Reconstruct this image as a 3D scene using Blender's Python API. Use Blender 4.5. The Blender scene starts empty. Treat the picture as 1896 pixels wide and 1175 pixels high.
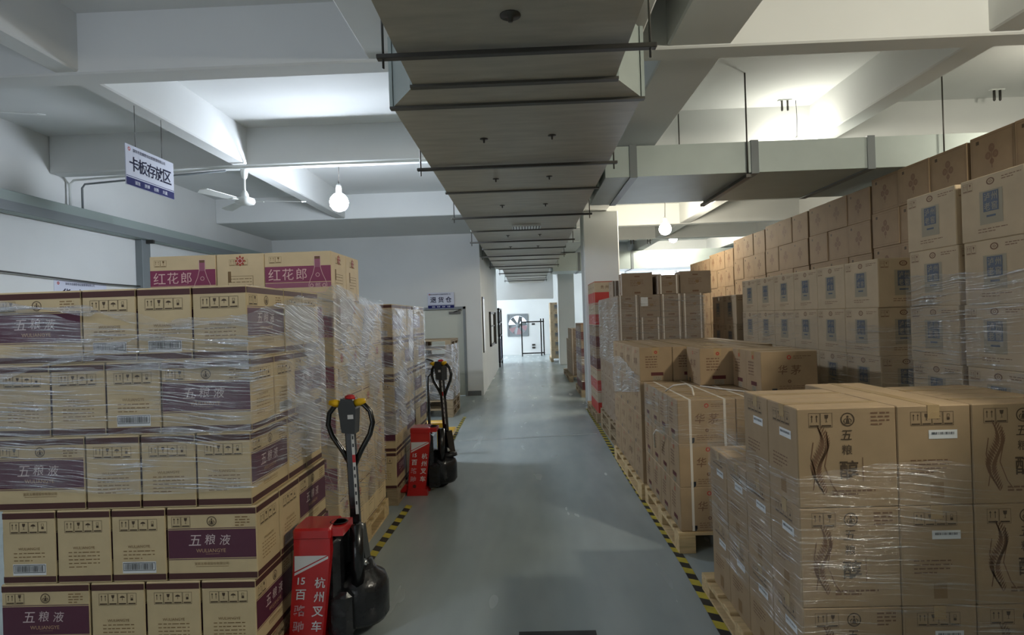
import bpy, math, random
from mathutils import Vector, Matrix
random.seed(7)
C = bpy.context.scene.collection
PI = math.pi

# ------------------------------------------------------------------ camera, world, exposure
cam_d = bpy.data.cameras.new('camera'); cam = bpy.data.objects.new('camera', cam_d); C.objects.link(cam)
cam_d.sensor_width = 36.0; cam_d.lens = 36.0 * 1110.0 / 1896.0; cam_d.clip_start = 0.05
cam.matrix_world = (Matrix.Translation((0, 0, 1.6)) @ Matrix.Rotation(math.radians(1.392), 4, 'Z')
                    @ Matrix.Rotation(math.radians(90.071), 4, 'X') @ Matrix.Rotation(math.radians(-1.85), 4, 'Z'))
S = bpy.context.scene
S.camera = cam
w = bpy.data.worlds.new('world'); S.world = w; w.use_nodes = True
w.node_tree.nodes['Background'].inputs[0].default_value = (.75, .85, 1, 1)
w.node_tree.nodes['Background'].inputs[1].default_value = 2.0
S.view_settings.view_transform = 'Standard'; S.view_settings.look = 'None'; S.view_settings.gamma = 1
S.view_settings.use_curve_mapping = False
S.cycles.sample_clamp_indirect = 3.0; S.cycles.caustics_reflective = False
S.view_settings.exposure = 0.4
BULB_STRENGTH = 420.0        # radiance of a full-bright hanging lamp
DAY_STRENGTH = 10.0          # radiance of the far windows

# ------------------------------------------------------------------ materials
def lin(c):
    return tuple(((v / 255) / 12.92 if v <= 10 else (((v / 255) + .055) / 1.055) ** 2.4) for v in c) + (1,)
MATS = {}
def mat(name, rgb, rough=.6, metal=0., noise=0., nscale=8., spec=.5, emit=0., bump=0., stretch=(1, 1, 1), coat=0.):
    m = bpy.data.materials.new(name); m.use_nodes = True; MATS[name] = m
    nt = m.node_tree; b = nt.nodes['Principled BSDF']
    c = lin(rgb)
    b.inputs['Base Color'].default_value = c; b.inputs['Roughness'].default_value = rough
    b.inputs['Metallic'].default_value = metal; b.inputs['Specular IOR Level'].default_value = spec
    if coat: b.inputs['Coat Weight'].default_value = coat
    if emit:
        b.inputs['Emission Color'].default_value = c; b.inputs['Emission Strength'].default_value = emit
    if noise or bump:
        tc = nt.nodes.new('ShaderNodeTexCoord'); mp = nt.nodes.new('ShaderNodeMapping'); n = nt.nodes.new('ShaderNodeTexNoise')
        mp.inputs['Scale'].default_value = stretch
        n.inputs['Scale'].default_value = nscale; n.inputs['Detail'].default_value = 5
        nt.links.new(tc.outputs['Object'], mp.inputs[0]); nt.links.new(mp.outputs[0], n.inputs['Vector'])
        if noise:
            r = nt.nodes.new('ShaderNodeValToRGB')
            lo = tuple(v * (1 - noise) for v in c[:3]) + (1,); hi = tuple(min(1, v * (1 + noise)) for v in c[:3]) + (1,)
            r.color_ramp.elements[0].position = .3; r.color_ramp.elements[1].position = .7
            r.color_ramp.elements[0].color = lo; r.color_ramp.elements[1].color = hi
            nt.links.new(n.outputs['Fac'], r.inputs[0]); nt.links.new(r.outputs[0], b.inputs['Base Color'])
        if bump:
            bp = nt.nodes.new('ShaderNodeBump'); bp.inputs['Strength'].default_value = bump; bp.inputs['Distance'].default_value = .01
            nt.links.new(n.outputs['Fac'], bp.inputs['Height']); nt.links.new(bp.outputs[0], b.inputs['Normal'])
    return m
mat('plaster', (216, 218, 216), .85, noise=.03, nscale=1.3)
mat('plaster_warm', (216, 210, 196), .85, noise=.03, nscale=1.3)
mat('skirting', (92, 94, 94), .6)
mat('galvanised', (178, 174, 162), .45, metal=.15, noise=.12, nscale=3, stretch=(1, 5, 1))
mat('duct_side', (176, 186, 182), .5, metal=.2, noise=.05, nscale=3)
mat('duct_seam', (86, 84, 78), .5, metal=.5)
mat('steel_dark', (74, 72, 68), .45, metal=.6)
mat('white_paint', (225, 228, 224), .4)
mat('grey_paint', (120, 126, 128), .5)
mat('tray_green', (150, 162, 158), .5)
mat('door_cream', (196, 198, 184), .5)
mat('cream', (198, 178, 138), .62, noise=.07, nscale=9)
mat('cream_pale', (222, 200, 158), .6, noise=.05, nscale=9)
mat('kraft', (162, 138, 106), .72, noise=.08, nscale=7)
mat('kraft_pale', (182, 162, 132), .72, noise=.07, nscale=7)
mat('kraft_brown', (142, 118, 90), .74, noise=.10, nscale=6)
mat('kraft_grey', (146, 128, 108), .74, noise=.08, nscale=7)
mat('plum', (84, 38, 58), .5)
mat('magenta', (140, 52, 88), .5)
mat('magenta_pale', (160, 92, 116), .5)
mat('strip_dark', (74, 38, 34), .6)
mat('ink', (74, 58, 40), .7)
mat('ink_soft', (136, 108, 70), .7)
mat('ink_brown', (116, 86, 62), .7)
mat('ink_red', (172, 62, 44), .6)
mat('ink_white', (206, 190, 188), .6)
mat('ink_pink', (232, 196, 190), .6)
mat('gold', (190, 158, 120), .5)
mat('label_white', (226, 228, 228), .45)
mat('label_bar', (52, 56, 62), .5)
mat('stamp_blue', (80, 88, 102), .6)
mat('stamp_grey', (152, 142, 120), .7)
mat('carton_red', (176, 46, 36), .55)
mat('maroon', (86, 30, 26), .6)
mat('tape_clear', (178, 152, 112), .25, spec=.7)
mat('strap_white', (222, 214, 200), .4)
mat('wood', (204, 178, 132), .75, noise=.18, nscale=5, stretch=(1, 8, 8))
mat('wood_grey', (150, 132, 104), .8, noise=.2, nscale=5, stretch=(1, 8, 8))
mat('red_paint', (186, 26, 30), .3, noise=.05, nscale=6, coat=.5)
mat('black_plastic', (24, 24, 26), .4)
mat('black_paint', (15, 15, 17), .25, coat=.4)
mat('rubber', (26, 26, 28), .75)
mat('film_black', (30, 31, 34), .22, bump=.6, nscale=14, noise=.25)
mat('grey_plastic', (52, 56, 60), .5)
mat('yellow_plastic', (232, 184, 10), .35)
mat('yellow_paint', (214, 168, 40), .4)
mat('button_red', (190, 30, 34), .35)
mat('decal_white', (220, 222, 226), .4)
mat('decal_pink', (196, 150, 158), .4)
mat('chrome', (200, 200, 200), .2, metal=1)
mat('line_pale', (196, 200, 196), .5, noise=.15, nscale=10)
mat('tape_yellow', (190, 176, 66), .5, noise=.15, nscale=12)
mat('tape_black', (40, 40, 42), .5, noise=.2, nscale=12)
mat('sign_white', (206, 210, 224), .7, spec=.2)
mat('sign_navy', (40, 44, 98), .8, spec=.1)
mat('sign_ink', (22, 24, 56), .8, spec=.1)
mat('navy', (28, 40, 84), .6)
mat('outside', (170, 140, 140), .8)
mat('fill_glow', (240, 245, 250), .3, emit=DAY_STRENGTH * .10)  # glow of the fill panel added behind the viewer
mat('day_glass', (235, 243, 255), .3, emit=DAY_STRENGTH)
for nm, f, c_ in (('bulb_glow', .75, (230, 240, 255)), ('bulb_weak', .12, (255, 247, 228)), ('bulb_mid', .5, (255, 246, 224)), ('bulb_warm', .28, (255, 249, 236)), ('bulb_left', .18, (228, 236, 255)), ('bulb_near', .75, (255, 247, 228)), ('bulb_far', .8, (255, 248, 232))): mat(nm, c_, .3, emit=BULB_STRENGTH * f)
mat('wire', (60, 58, 54), .5)

def floor_tone():
    m = bpy.data.materials.new('epoxy_floor'); m.use_nodes = True; MATS['epoxy_floor'] = m
    nt = m.node_tree; b = nt.nodes['Principled BSDF']; N = nt.nodes.new; Lk = nt.links.new
    tc = N('ShaderNodeTexCoord')
    n1 = N('ShaderNodeTexNoise'); n1.inputs['Scale'].default_value = .9; n1.inputs['Detail'].default_value = 3; n1.inputs['Distortion'].default_value = .3
    mp = N('ShaderNodeMapping'); mp.inputs['Scale'].default_value = (3, .7, 1); mp.inputs['Rotation'].default_value = (0, 0, .12)
    n2 = N('ShaderNodeTexNoise'); n2.inputs['Scale'].default_value = 1.6; n2.inputs['Detail'].default_value = 2.5
    Lk(tc.outputs['Object'], n1.inputs[0]); Lk(tc.outputs['Object'], mp.inputs[0]); Lk(mp.outputs[0], n2.inputs[0])
    mx = N('ShaderNodeMath'); mx.operation = 'ADD'; sc = N('ShaderNodeMath'); sc.operation = 'MULTIPLY'; sc.inputs[1].default_value = .5
    Lk(n1.outputs['Fac'], mx.inputs[0]); Lk(n2.outputs['Fac'], mx.inputs[1]); Lk(mx.outputs[0], sc.inputs[0])
    r = N('ShaderNodeValToRGB'); r.color_ramp.elements[0].position = .30; r.color_ramp.elements[1].position = .72
    r.color_ramp.elements[0].color = lin((146, 158, 158)); r.color_ramp.elements[1].color = lin((172, 182, 182))
    Lk(sc.outputs[0], r.inputs[0]); Lk(r.outputs[0], b.inputs['Base Color'])
    rr = N('ShaderNodeMapRange'); rr.inputs['To Min'].default_value = .22; rr.inputs['To Max'].default_value = .30
    Lk(n2.outputs['Fac'], rr.inputs[0]); Lk(rr.outputs[0], b.inputs['Roughness'])
    b.inputs['Specular IOR Level'].default_value = .5
floor_tone()

def film_mat(name, haze, gloss, slope, dens=1.0, rough=.24, base=.25):
    m = bpy.data.materials.new(name); m.use_nodes = True; MATS[name] = m
    nt = m.node_tree; nt.nodes.clear(); N = nt.nodes.new; Lk = nt.links.new
    out = N('ShaderNodeOutputMaterial'); tr = N('ShaderNodeBsdfTransparent'); gl = N('ShaderNodeBsdfGlossy'); df = N('ShaderNodeBsdfDiffuse')
    gl.inputs['Roughness'].default_value = rough; gl.inputs['Color'].default_value = (.95, .97, 1, 1); df.inputs['Color'].default_value = (.8, .82, .85, 1)
    tc = N('ShaderNodeTexCoord'); sp = N('ShaderNodeSeparateXYZ'); Lk(tc.outputs['Object'], sp.inputs[0])
    def math_(op, a, b=None):
        n = N('ShaderNodeMath'); n.operation = op
        for i, v in enumerate((a, b)):
            if v is None: continue
            if isinstance(v, (int, float)): n.inputs[i].default_value = v
            else: Lk(v, n.inputs[i])
        return n.outputs[0]
    s = math_('ADD', sp.outputs[0], sp.outputs[1])
    big = N('ShaderNodeTexNoise'); big.inputs['Scale'].default_value = 1.7; big.inputs['Detail'].default_value = 2; Lk(tc.outputs['Object'], big.inputs[0])
    zz = math_('ADD', math_('ADD', sp.outputs[2], math_('MULTIPLY', s, slope)), math_('MULTIPLY', big.outputs['Fac'], .10))
    cv = N('ShaderNodeCombineXYZ'); Lk(math_('MULTIPLY', s, 2.8), cv.inputs[0]); Lk(math_('MULTIPLY', zz, 130.0 * dens), cv.inputs[1])
    Lk(math_('MULTIPLY', math_('SUBTRACT', sp.outputs[0], sp.outputs[1]), .7), cv.inputs[2])
    n = N('ShaderNodeTexNoise'); n.inputs['Scale'].default_value = 1.0; n.inputs['Detail'].default_value = 4; n.inputs['Roughness'].default_value = .65
    Lk(cv.outputs[0], n.inputs[0])
    n2 = N('ShaderNodeTexNoise'); n2.inputs['Scale'].default_value = 26.0; n2.inputs['Detail'].default_value = 3; Lk(tc.outputs['Object'], n2.inputs[0])
    hsum = math_('ADD', n.outputs['Fac'], math_('MULTIPLY', n2.outputs['Fac'], .5))
    bp = N('ShaderNodeBump'); bp.inputs['Strength'].default_value = 1.0; bp.inputs['Distance'].default_value = .014
    Lk(hsum, bp.inputs['Height']); Lk(bp.outputs[0], gl.inputs['Normal'])
    # thicker, more folded film where the wrinkles and the wide noise agree
    mr = N('ShaderNodeMapRange'); mr.inputs['From Min'].default_value = .53; mr.inputs['From Max'].default_value = .69
    mr.inputs['To Min'].default_value = gloss * base; mr.inputs['To Max'].default_value = gloss * 2.6
    Lk(n.outputs['Fac'], mr.inputs[0])
    mh = N('ShaderNodeMapRange'); mh.inputs['From Min'].default_value = .54; mh.inputs['From Max'].default_value = .72
    mh.inputs['To Min'].default_value = haze * .15; mh.inputs['To Max'].default_value = haze * 1.6
    Lk(n.outputs['Fac'], mh.inputs[0])
    wide = N('ShaderNodeMapRange'); wide.inputs['From Min'].default_value = .36; wide.inputs['From Max'].default_value = .62
    wide.inputs['To Min'].default_value = .35; wide.inputs['To Max'].default_value = 1.25
    bw = N('ShaderNodeTexNoise'); bw.inputs['Scale'].default_value = 3.2; bw.inputs['Detail'].default_value = 3; Lk(tc.outputs['Object'], bw.inputs[0]); Lk(bw.outputs['Fac'], wide.inputs[0])
    m1 = N('ShaderNodeMixShader'); m2 = N('ShaderNodeMixShader')
    Lk(math_('MULTIPLY', mh.outputs[0], wide.outputs[0]), m1.inputs[0]); Lk(tr.outputs[0], m1.inputs[1]); Lk(df.outputs[0], m1.inputs[2])
    mc = N('ShaderNodeMath'); mc.operation = 'MULTIPLY'; mc.use_clamp = True; Lk(mr.outputs[0], mc.inputs[0]); Lk(wide.outputs[0], mc.inputs[1]); Lk(mc.outputs[0], m2.inputs[0]); Lk(m1.outputs[0], m2.inputs[1]); Lk(gl.outputs[0], m2.inputs[2])
    Lk(m2.outputs[0], out.inputs[0])
film_mat('film_heavy', .09, .52, .06)
film_mat('film_slant', .10, .46, .30, 1., .3, .55)
film_mat('film_light', .09, .28, .05, .9)
film_mat('film_milky', .45, .34, .12, .8, .25, .5)
film_mat('film_fold', .5, .6, .02, 1.2, .2, .5)

# ------------------------------------------------------------------ mesh building
GLY = {}
def glyphs(text, bold=0.):
    """2-D outline mesh of a text in Blender's own font: verts centred, height of a character = 1."""
    k = (text, bold)
    if k in GLY: return GLY[k]
    cu = bpy.data.curves.new('t', 'FONT'); cu.body = text; cu.resolution_u = 2; cu.fill_mode = 'FRONT'; cu.offset = bold
    ob = bpy.data.objects.new('t', cu); C.objects.link(ob)
    me = ob.to_mesh()
    vs = [(v.co.x, v.co.y) for v in me.vertices]; fs = [tuple(p.vertices) for p in me.polygons]
    ob.to_mesh_clear(); bpy.data.objects.remove(ob); bpy.data.curves.remove(cu)
    if vs:
        x0 = min(v[0] for v in vs); x1 = max(v[0] for v in vs); y0 = min(v[1] for v in vs); y1 = max(v[1] for v in vs)
        h = (y1 - y0) or 1
        vs = [((v[0] - (x0 + x1) / 2) / h, (v[1] - (y0 + y1) / 2) / h) for v in vs]
    GLY[k] = (vs, fs)
    return GLY[k]

class MB:
    def __init__(s): s.v = []; s.f = []; s.m = []; s.mats = []; s.sm = []
    def mi(s, name):
        if name not in s.mats: s.mats.append(name)
        return s.mats.index(name)
    def add(s, vs, fs, m, smooth=False):
        o = len(s.v); s.v += [tuple(v) for v in vs]; i = s.mi(m)
        for f in fs: s.f.append(tuple(a + o for a in f)); s.m.append(i); s.sm.append(smooth)
    def box(s, x0, y0, z0, x1, y1, z1, m, ch=0., M=None):
        if ch <= 0:
            vs = [(x, y, z) for z in (z0, z1) for y in (y0, y1) for x in (x0, x1)]
            fs = [(0, 2, 3, 1), (4, 5, 7, 6), (0, 1, 5, 4), (2, 6, 7, 3), (0, 4, 6, 2), (1, 3, 7, 5)]
        else:
            cx, cy, cz = (x0 + x1) / 2, (y0 + y1) / 2, (z0 + z1) / 2; hx, hy, hz = (x1 - x0) / 2, (y1 - y0) / 2, (z1 - z0) / 2
            vs = []; idx = {}
            for a in (-1, 1):
                for b in (-1, 1):
                    for c in (-1, 1):
                        for ax in range(3):
                            d = [hx - ch, hy - ch, hz - ch]; d[ax] += ch
                            idx[(a, b, c, ax)] = len(vs); vs.append((cx + a * d[0], cy + b * d[1], cz + c * d[2]))
            fs = []
            for ax in range(3):
                o = [i for i in range(3) if i != ax]
                for sg in (-1, 1):
                    q = []
                    for p in ((-1, -1), (1, -1), (1, 1), (-1, 1)):
                        k = [0, 0, 0]; k[ax] = sg; k[o[0]] = p[0]; k[o[1]] = p[1]; q.append(idx[(k[0], k[1], k[2], ax)])
                    fl = (sg > 0) ^ (ax == 1)
                    fs.append(tuple(q) if fl else tuple(reversed(q)))
            for ax in range(3):          # edges running along ax
                o = [i for i in range(3) if i != ax]
                for p in (-1, 1):
                    for r in (-1, 1):
                        k0 = [0, 0, 0]; k1 = [0, 0, 0]; k0[ax] = -1; k1[ax] = 1
                        for k in (k0, k1): k[o[0]] = p; k[o[1]] = r
                        q = [idx[tuple(k0) + (o[0],)], idx[tuple(k1) + (o[0],)], idx[tuple(k1) + (o[1],)], idx[tuple(k0) + (o[1],)]]
                        fs.append(tuple(q) if ((p * r > 0) ^ (ax == 1)) else tuple(reversed(q)))
            for a in (-1, 1):
                for b in (-1, 1):
                    for c in (-1, 1):
                        q = [idx[(a, b, c, i)] for i in range(3)]
                        fs.append(tuple(q) if a * b * c > 0 else tuple(reversed(q)))
        if M is not None: vs = [M @ Vector(v) for v in vs]
        s.add(vs, fs, m)
    def prism(s, pts, y0, y1, m, M=None):
        """polygon pts (x,z) extruded along y"""
        n = len(pts); vs = [(p[0], y0, p[1]) for p in pts] + [(p[0], y1, p[1]) for p in pts]
        fs = [tuple(range(n)), tuple(reversed(range(n, 2 * n)))] + [(i, i + n, (i + 1) % n + n, (i + 1) % n) for i in range(n)]
        if M is not None: vs = [M @ Vector(v) for v in vs]
        s.add(vs, fs, m)
    def tube(s, pts, r, m, n=10, caps=True, closed=False):
        pts = [Vector(p) for p in pts]; rs = r if isinstance(r, (list, tuple)) else [r] * len(pts)
        rings = []; up = None; L = len(pts)
        for i, p in enumerate(pts):
            if closed: d = pts[(i + 1) % L] - pts[i - 1]
            else: d = pts[min(i + 1, L - 1)] - pts[max(i - 1, 0)]
            d.normalize()
            if up is None: up = Vector((0, 0, 1)) if abs(d.z) < .9 else Vector((1, 0, 0))
            a = (up - d * up.dot(d)).normalized(); b = d.cross(a); up = a
            rings.append([p + (a * math.cos(2 * PI * k / n) + b * math.sin(2 * PI * k / n)) * rs[i] for k in range(n)])
        vs = [v for q in rings for v in q]; fs = []
        for i in range(L if closed else L - 1):
            j = (i + 1) % L
            fs += [(i * n + k, i * n + (k + 1) % n, j * n + (k + 1) % n, j * n + k) for k in range(n)]
        if caps and not closed: fs += [tuple(reversed(range(n))), tuple(range((L - 1) * n, L * n))]
        s.add(vs, fs, m, True)
    def lathe(s, prof, c, m, n=20, axis='z'):
        vs = []; fs = []
        for r, h in prof:
            for k in range(n):
                a = 2 * PI * k / n; p = (r * math.cos(a), r * math.sin(a), h)
                if axis == 'y': p = (p[0], p[2], p[1])
                if axis == 'x': p = (p[2], p[0], p[1])
                vs.append((c[0] + p[0], c[1] + p[1], c[2] + p[2]))
        for i in range(len(prof) - 1):
            fs += [(i * n + k, i * n + (k + 1) % n, (i + 1) * n + (k + 1) % n, (i + 1) * n + k) for k in range(n)]
        fs += [tuple(reversed(range(n))), tuple(range((len(prof) - 1) * n, len(prof) * n))]
        s.add(vs, fs, m, True)
    def build(s, name, parent=None, kind=None):
        me = bpy.data.meshes.new(name); me.from_pydata(s.v, [], s.f)
        for k in s.mats: me.materials.append(MATS[k])
        me.polygons.foreach_set('material_index', s.m); me.polygons.foreach_set('use_smooth', s.sm)
        me.update()
        o = bpy.data.objects.new(name, me); C.objects.link(o)
        if parent: o.parent = parent
        if kind: o['kind'] = kind
        return o

class Face:
    """2-D drawing on one face: o = centre of face, u right, v up, pushed out along n"""
    def __init__(s, mb, o, u, v, lift=.0008):
        s.mb = mb; s.o = Vector(o); s.u = Vector(u); s.v = Vector(v); s.n = s.u.cross(s.v); s.k = lift
    def p(s, a, b, k=None): return s.o + s.u * a + s.v * b + s.n * (s.k if k is None else k)
    def poly(s, pts, m, lift=1.): s.mb.add([s.p(a, b, s.k * lift) for a, b in pts], [tuple(range(len(pts)))], m)
    def rect(s, a0, b0, a1, b1, m, lift=1.): s.poly([(a0, b0), (a1, b0), (a1, b1), (a0, b1)], m, lift)
    def frame(s, a0, b0, a1, b1, t, m, lift=1.):
        s.rect(a0, b0, a1, b0 + t, m, lift); s.rect(a0, b1 - t, a1, b1, m, lift); s.rect(a0, b0 + t, a0 + t, b1 - t, m, lift); s.rect(a1 - t, b0 + t, a1, b1 - t, m, lift)
    def ring(s, a, b, r0, r1, m, n=20, sx=1., lift=1.):
        for k in range(n):
            t0, t1 = 2 * PI * k / n, 2 * PI * (k + 1) / n
            s.poly([(a + sx * r0 * math.cos(t0), b + r0 * math.sin(t0)), (a + sx * r1 * math.cos(t0), b + r1 * math.sin(t0)),
                    (a + sx * r1 * math.cos(t1), b + r1 * math.sin(t1)), (a + sx * r0 * math.cos(t1), b + r0 * math.sin(t1))], m, lift)
    def disc(s, a, b, r, m, n=14, lift=1.): s.poly([(a + r * math.cos(2 * PI * k / n), b + r * math.sin(2 * PI * k / n)) for k in range(n)], m, lift)
    def stroke(s, pts, t, m, lift=1.):
        for (a, b), (c, d) in zip(pts, pts[1:]):
            l = math.hypot(c - a, d - b) or 1; x, y = -(d - b) / l * t / 2, (c - a) / l * t / 2
            s.poly([(a - x, b - y), (c - x, d - y), (c + x, d + y), (a + x, b + y)], m, lift)
    def text(s, t, a, b, h, m, bold=0., sx=1., lift=1.6, skew=0.):
        vs, fs = glyphs(t, bold)
        s.mb.add([s.p(a + (x * sx + y * skew) * h, b + y * h, s.k * lift) for x, y in vs], fs, m)
    def lines(s, a0, a1, b, dy, n, m, t=.004, seed=1, gap=.25):
        rnd = random.Random(seed)
        for i in range(n):
            x = a0; e = a1 if i < n - 1 else a0 + (a1 - a0) * .6
            while x < e:
                ww = min(rnd.uniform(.012, .03), e - x); s.rect(x, b - i * dy, x + ww, b - i * dy + t, m); x += ww + rnd.uniform(.003, .008)
    def icons(s, a0, b0, wd, ht, n, m):
        cw = wd / n
        for i in range(n):
            x = a0 + i * cw; s.frame(x, b0, x + cw * .96, b0 + ht, .0012, m)
            s.rect(x + cw * .1, b0 + ht * .07, x + cw * .86, b0 + ht * .17, m)
            cx = x + cw * .48; cy = b0 + ht * .62; q = cw
            if i == 0:
                for d in (-.2, .2):
                    s.poly([(cx + d * q - .1 * q, cy + .12 * q), (cx + d * q + .1 * q, cy + .12 * q), (cx + d * q, cy + .3 * q)], m)
                    s.rect(cx + d * q - .025 * q, cy - .3 * q, cx + d * q + .025 * q, cy + .12 * q, m)
            elif i == 1:
                s.poly([(cx - .17 * q, cy + .3 * q), (cx - .12 * q, cy + .02 * q), (cx, cy - .06 * q), (cx + .12 * q, cy + .02 * q), (cx + .17 * q, cy + .3 * q)], m)
                s.rect(cx - .02 * q, cy - .28 * q, cx + .02 * q, cy - .06 * q, m); s.rect(cx - .1 * q, cy - .31 * q, cx + .1 * q, cy - .28 * q, m)
            elif i == 2:
                s.poly([(cx - .28 * q, cy), (cx - .2 * q, cy + .14 * q), (cx, cy + .22 * q), (cx + .2 * q, cy + .14 * q), (cx + .28 * q, cy)], m)
                s.rect(cx - .02 * q, cy - .25 * q, cx + .02 * q, cy, m)
            else:
                s.rect(cx - .13 * q, cy - .3 * q, cx + .13 * q, cy - .06 * q, m); s.frame(cx - .13 * q, cy, cx + .13 * q, cy + .26 * q, .0012, m)
    def emblem(s, a, b, r, m):
        s.ring(a, b, r * .84, r, m); s.disc(a, b + r * .42, r * .16, m)
        s.poly([(a - r * .12, b + r * .2), (a + r * .12, b + r * .2), (a + r * .3, b - r * .5), (a - r * .3, b - r * .5)], m)
        for d in (-1, 1):
            s.stroke([(a + d * r * .25, b + r * .15), (a + d * r * .55, b - r * .1), (a + d * r * .45, b - r * .45)], r * .13, m)
        s.rect(a - r * .5, b - r * .66, a + r * .5, b - r * .55, m)
    def barcode(s, a0, b0, a1, b1, seed=3, border=True):
        s.rect(a0, b0, a1, b1, 'label_white', 1.)
        rnd = random.Random(seed); i = .006
        if border: s.frame(a0 + i * .6, b0 + i * .6 + .008, a1 - i * .6, b1 - i * .6, .0022, 'label_bar', 2.)
        x = a0 + i * 1.8
        while x < a1 - i * 2:
            t = rnd.choice((.0012, .0018, .003)); s.rect(x, b0 + i + .01, x + t, b1 - i * 1.3, 'label_bar', 2.); x += t + rnd.choice((.0014, .002, .0034))

def faces4(mb, L, S, H, z0=0.):
    """long-front, long-back, short-left, short-right drawing faces of a carton (centre at origin, base z0)"""
    zc = z0 + H / 2
    return (Face(mb, (0, -S / 2, zc), (1, 0, 0), (0, 0, 1)), Face(mb, (0, S / 2, zc), (-1, 0, 0), (0, 0, 1)),
            Face(mb, (-L / 2, 0, zc), (0, -1, 0), (0, 0, 1)), Face(mb, (L / 2, 0, zc), (0, 1, 0), (0, 0, 1)))

def tag(o, label, cat, group=None, kind=None):
    o['label'] = label; o['category'] = cat
    if group: o['group'] = group
    if kind: o['kind'] = kind
    return o
def empty(name, loc=(0, 0, 0), rz=0.):
    o = bpy.data.objects.new(name, None); C.objects.link(o); o.empty_display_size = .1
    o.location = loc; o.rotation_euler = (0, 0, rz); return o
def copy_tree(o, parent=None):
    c = o.copy(); C.objects.link(c)
    if parent: c.parent = parent; c.matrix_parent_inverse = o.matrix_parent_inverse
    for ch in list(o.children): copy_tree(ch, c)
    return c
def struct(name, mb): return mb.build(name, None, 'structure')

# ------------------------------------------------------------------ the setting
CEIL = 3.83; BB = 3.40          # ceiling, underside of the beams
b = MB(); b.box(-5.6, -6, -.1, 8.2, 26.3, 0, 'epoxy_floor'); struct('floor', b)
b = MB(); b.box(-5.6, -6, CEIL, 8.2, 26.3, CEIL + .15, 'plaster'); struct('ceiling', b)
b = MB(); b.box(-5.6, -6, 0, -5.35, 12.6, CEIL, 'plaster'); struct('wall_left', b)
b = MB(); b.box(8.0, -6, 0, 8.2, 26.3, CEIL, 'plaster_warm'); struct('wall_right', b)
b = MB()       # wall behind the viewer, with an opening made for the added glowing fill panel
b.box(-5.6, -6.2, 0, -5.0, -6, CEIL, 'plaster'); b.box(-1.6, -6.2, 0, 8.2, -6, CEIL, 'plaster'); b.box(-5.0, -6.2, 2.7, -1.6, -6, CEIL, 'plaster'); struct('wall_back', b)
b = MB(); b.box(-5.0, -6.18, 0.02, -1.6, -6.15, 2.7, 'fill_glow'); struct('rear_fill_panel', b)  # unseen emissive panel, added as soft fill for surfaces facing the camera
DX0, DX1, DH = -2.27, -1.33, 1.83
b = MB()       # wall with the door, and the corridor wall that follows the aisle
b.box(-5.6, 12.6, 0, DX0, 12.8, CEIL, 'plaster'); b.box(DX0, 12.6, DH, DX1, 12.8, CEIL, 'plaster'); b.box(DX1, 12.6, 0, -1.02, 12.8, CEIL, 'plaster')
struct('wall_door_side', b)
b = MB(); b.box(-1.02, 12.6, 0, -.95, 19.3, CEIL, 'plaster'); struct('wall_corridor', b)
b = MB(); b.box(DX1 + .02, 12.57, 0, -1.0, 12.6, .1, 'skirting'); struct('baseboard_door_side', b)
b = MB(); b.box(-5.6, 19.3, 0, -.95, 19.5, CEIL, 'plaster'); struct('wall_corridor_end', b)
b = MB()       # far wall with the fan opening
FX0, FX1, FZ0, FZ1 = -.84, .06, .80, 1.78
b.box(-5.6, 26.0, 0, FX0, 26.2, CEIL, 'plaster'); b.box(FX1, 26.0, 0, 8.2, 26.2, CEIL, 'plaster')
b.box(FX0, 26.0, 0, FX1, 26.2, FZ0, 'plaster'); b.box(FX0, 26.0, FZ1, FX1, 26.2, CEIL, 'plaster'); struct('wall_far', b)
b = MB(); b.box(-5.6, 19.5, 0, -5.4, 26.2, .5, 'plaster'); b.box(-5.6, 19.5, 3.6, -5.4, 26.2, CEIL, 'plaster'); struct('wall_far_left', b)
b = MB(); b.box(-5.52, 19.5, .5, -5.48, 26.0, 3.6, 'day_glass'); w1 = struct('window_1', b)
b = MB()
for i in range(6): y = 19.6 + i * 1.27; b.box(-5.47, y, .5, -5.4, y + .06, 3.6, 'white_paint')
for z in (.5, 2.6, 3.56): b.box(-5.47, 19.5, z, -5.4, 26.0, z + .05, 'white_paint')
b.build('window_frame', w1)
b = MB(); b.box(3.2, 25.93, 1.1, 7.6, 25.97, 3.4, 'day_glass'); w2 = struct('window_2', b)
b = MB()
for i in range(5): x = 3.2 + i * 1.085; b.box(x, 25.88, 1.1, x + .06, 25.93, 3.4, 'white_paint')
for z in (1.05, 2.5, 3.37): b.box(3.15, 25.88, z, 7.65, 25.93, z + .05, 'white_paint')
b.build('window_frame', w2)

trim_n = 0
def beam(x0, y0, x1, y1, z0=BB, z1=CEIL, m='plaster'):
    global trim_n; trim_n += 1; z0 += .0015 * trim_n; z1 += .02
    b = MB(); b.box(x0, y0, z0, x1, y1, z1, m, .012); return struct('ceiling_beam_%d' % trim_n, b)
for y in (-4.2, -1.1, 1.5, 4.12, 6.66): beam(-5.35, y, 8.0, y + .2)
beam(-5.35, 10.3, -.95, 12.6, BB, CEIL); beam(-.95, 10.3, 1.05, 10.7); beam(1.05, 9.5, 8.0, 9.72)
for y in (12.3, 14.6, 18.6): beam(1.05, y, 8.0, y + .22)
beam(-.95, 14.6, 1.05, 14.8)
for y in (19.9,): beam(-5.4, y, 8.0, y + .3)
beam(-3.25, -6, -3.08, 10.3)
beam(-1.04, -6, .82, 4.12)
beam(1.02, -6, 1.46, 26.0, BB, CEIL)
beam(3.18, -6, 3.4, 20, BB, CEIL); beam(5.6, -6, 5.8, 20, BB, CEIL)
beam(-5.4, 22.2, 1.02, 22.6, 2.26, CEIL)
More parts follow.
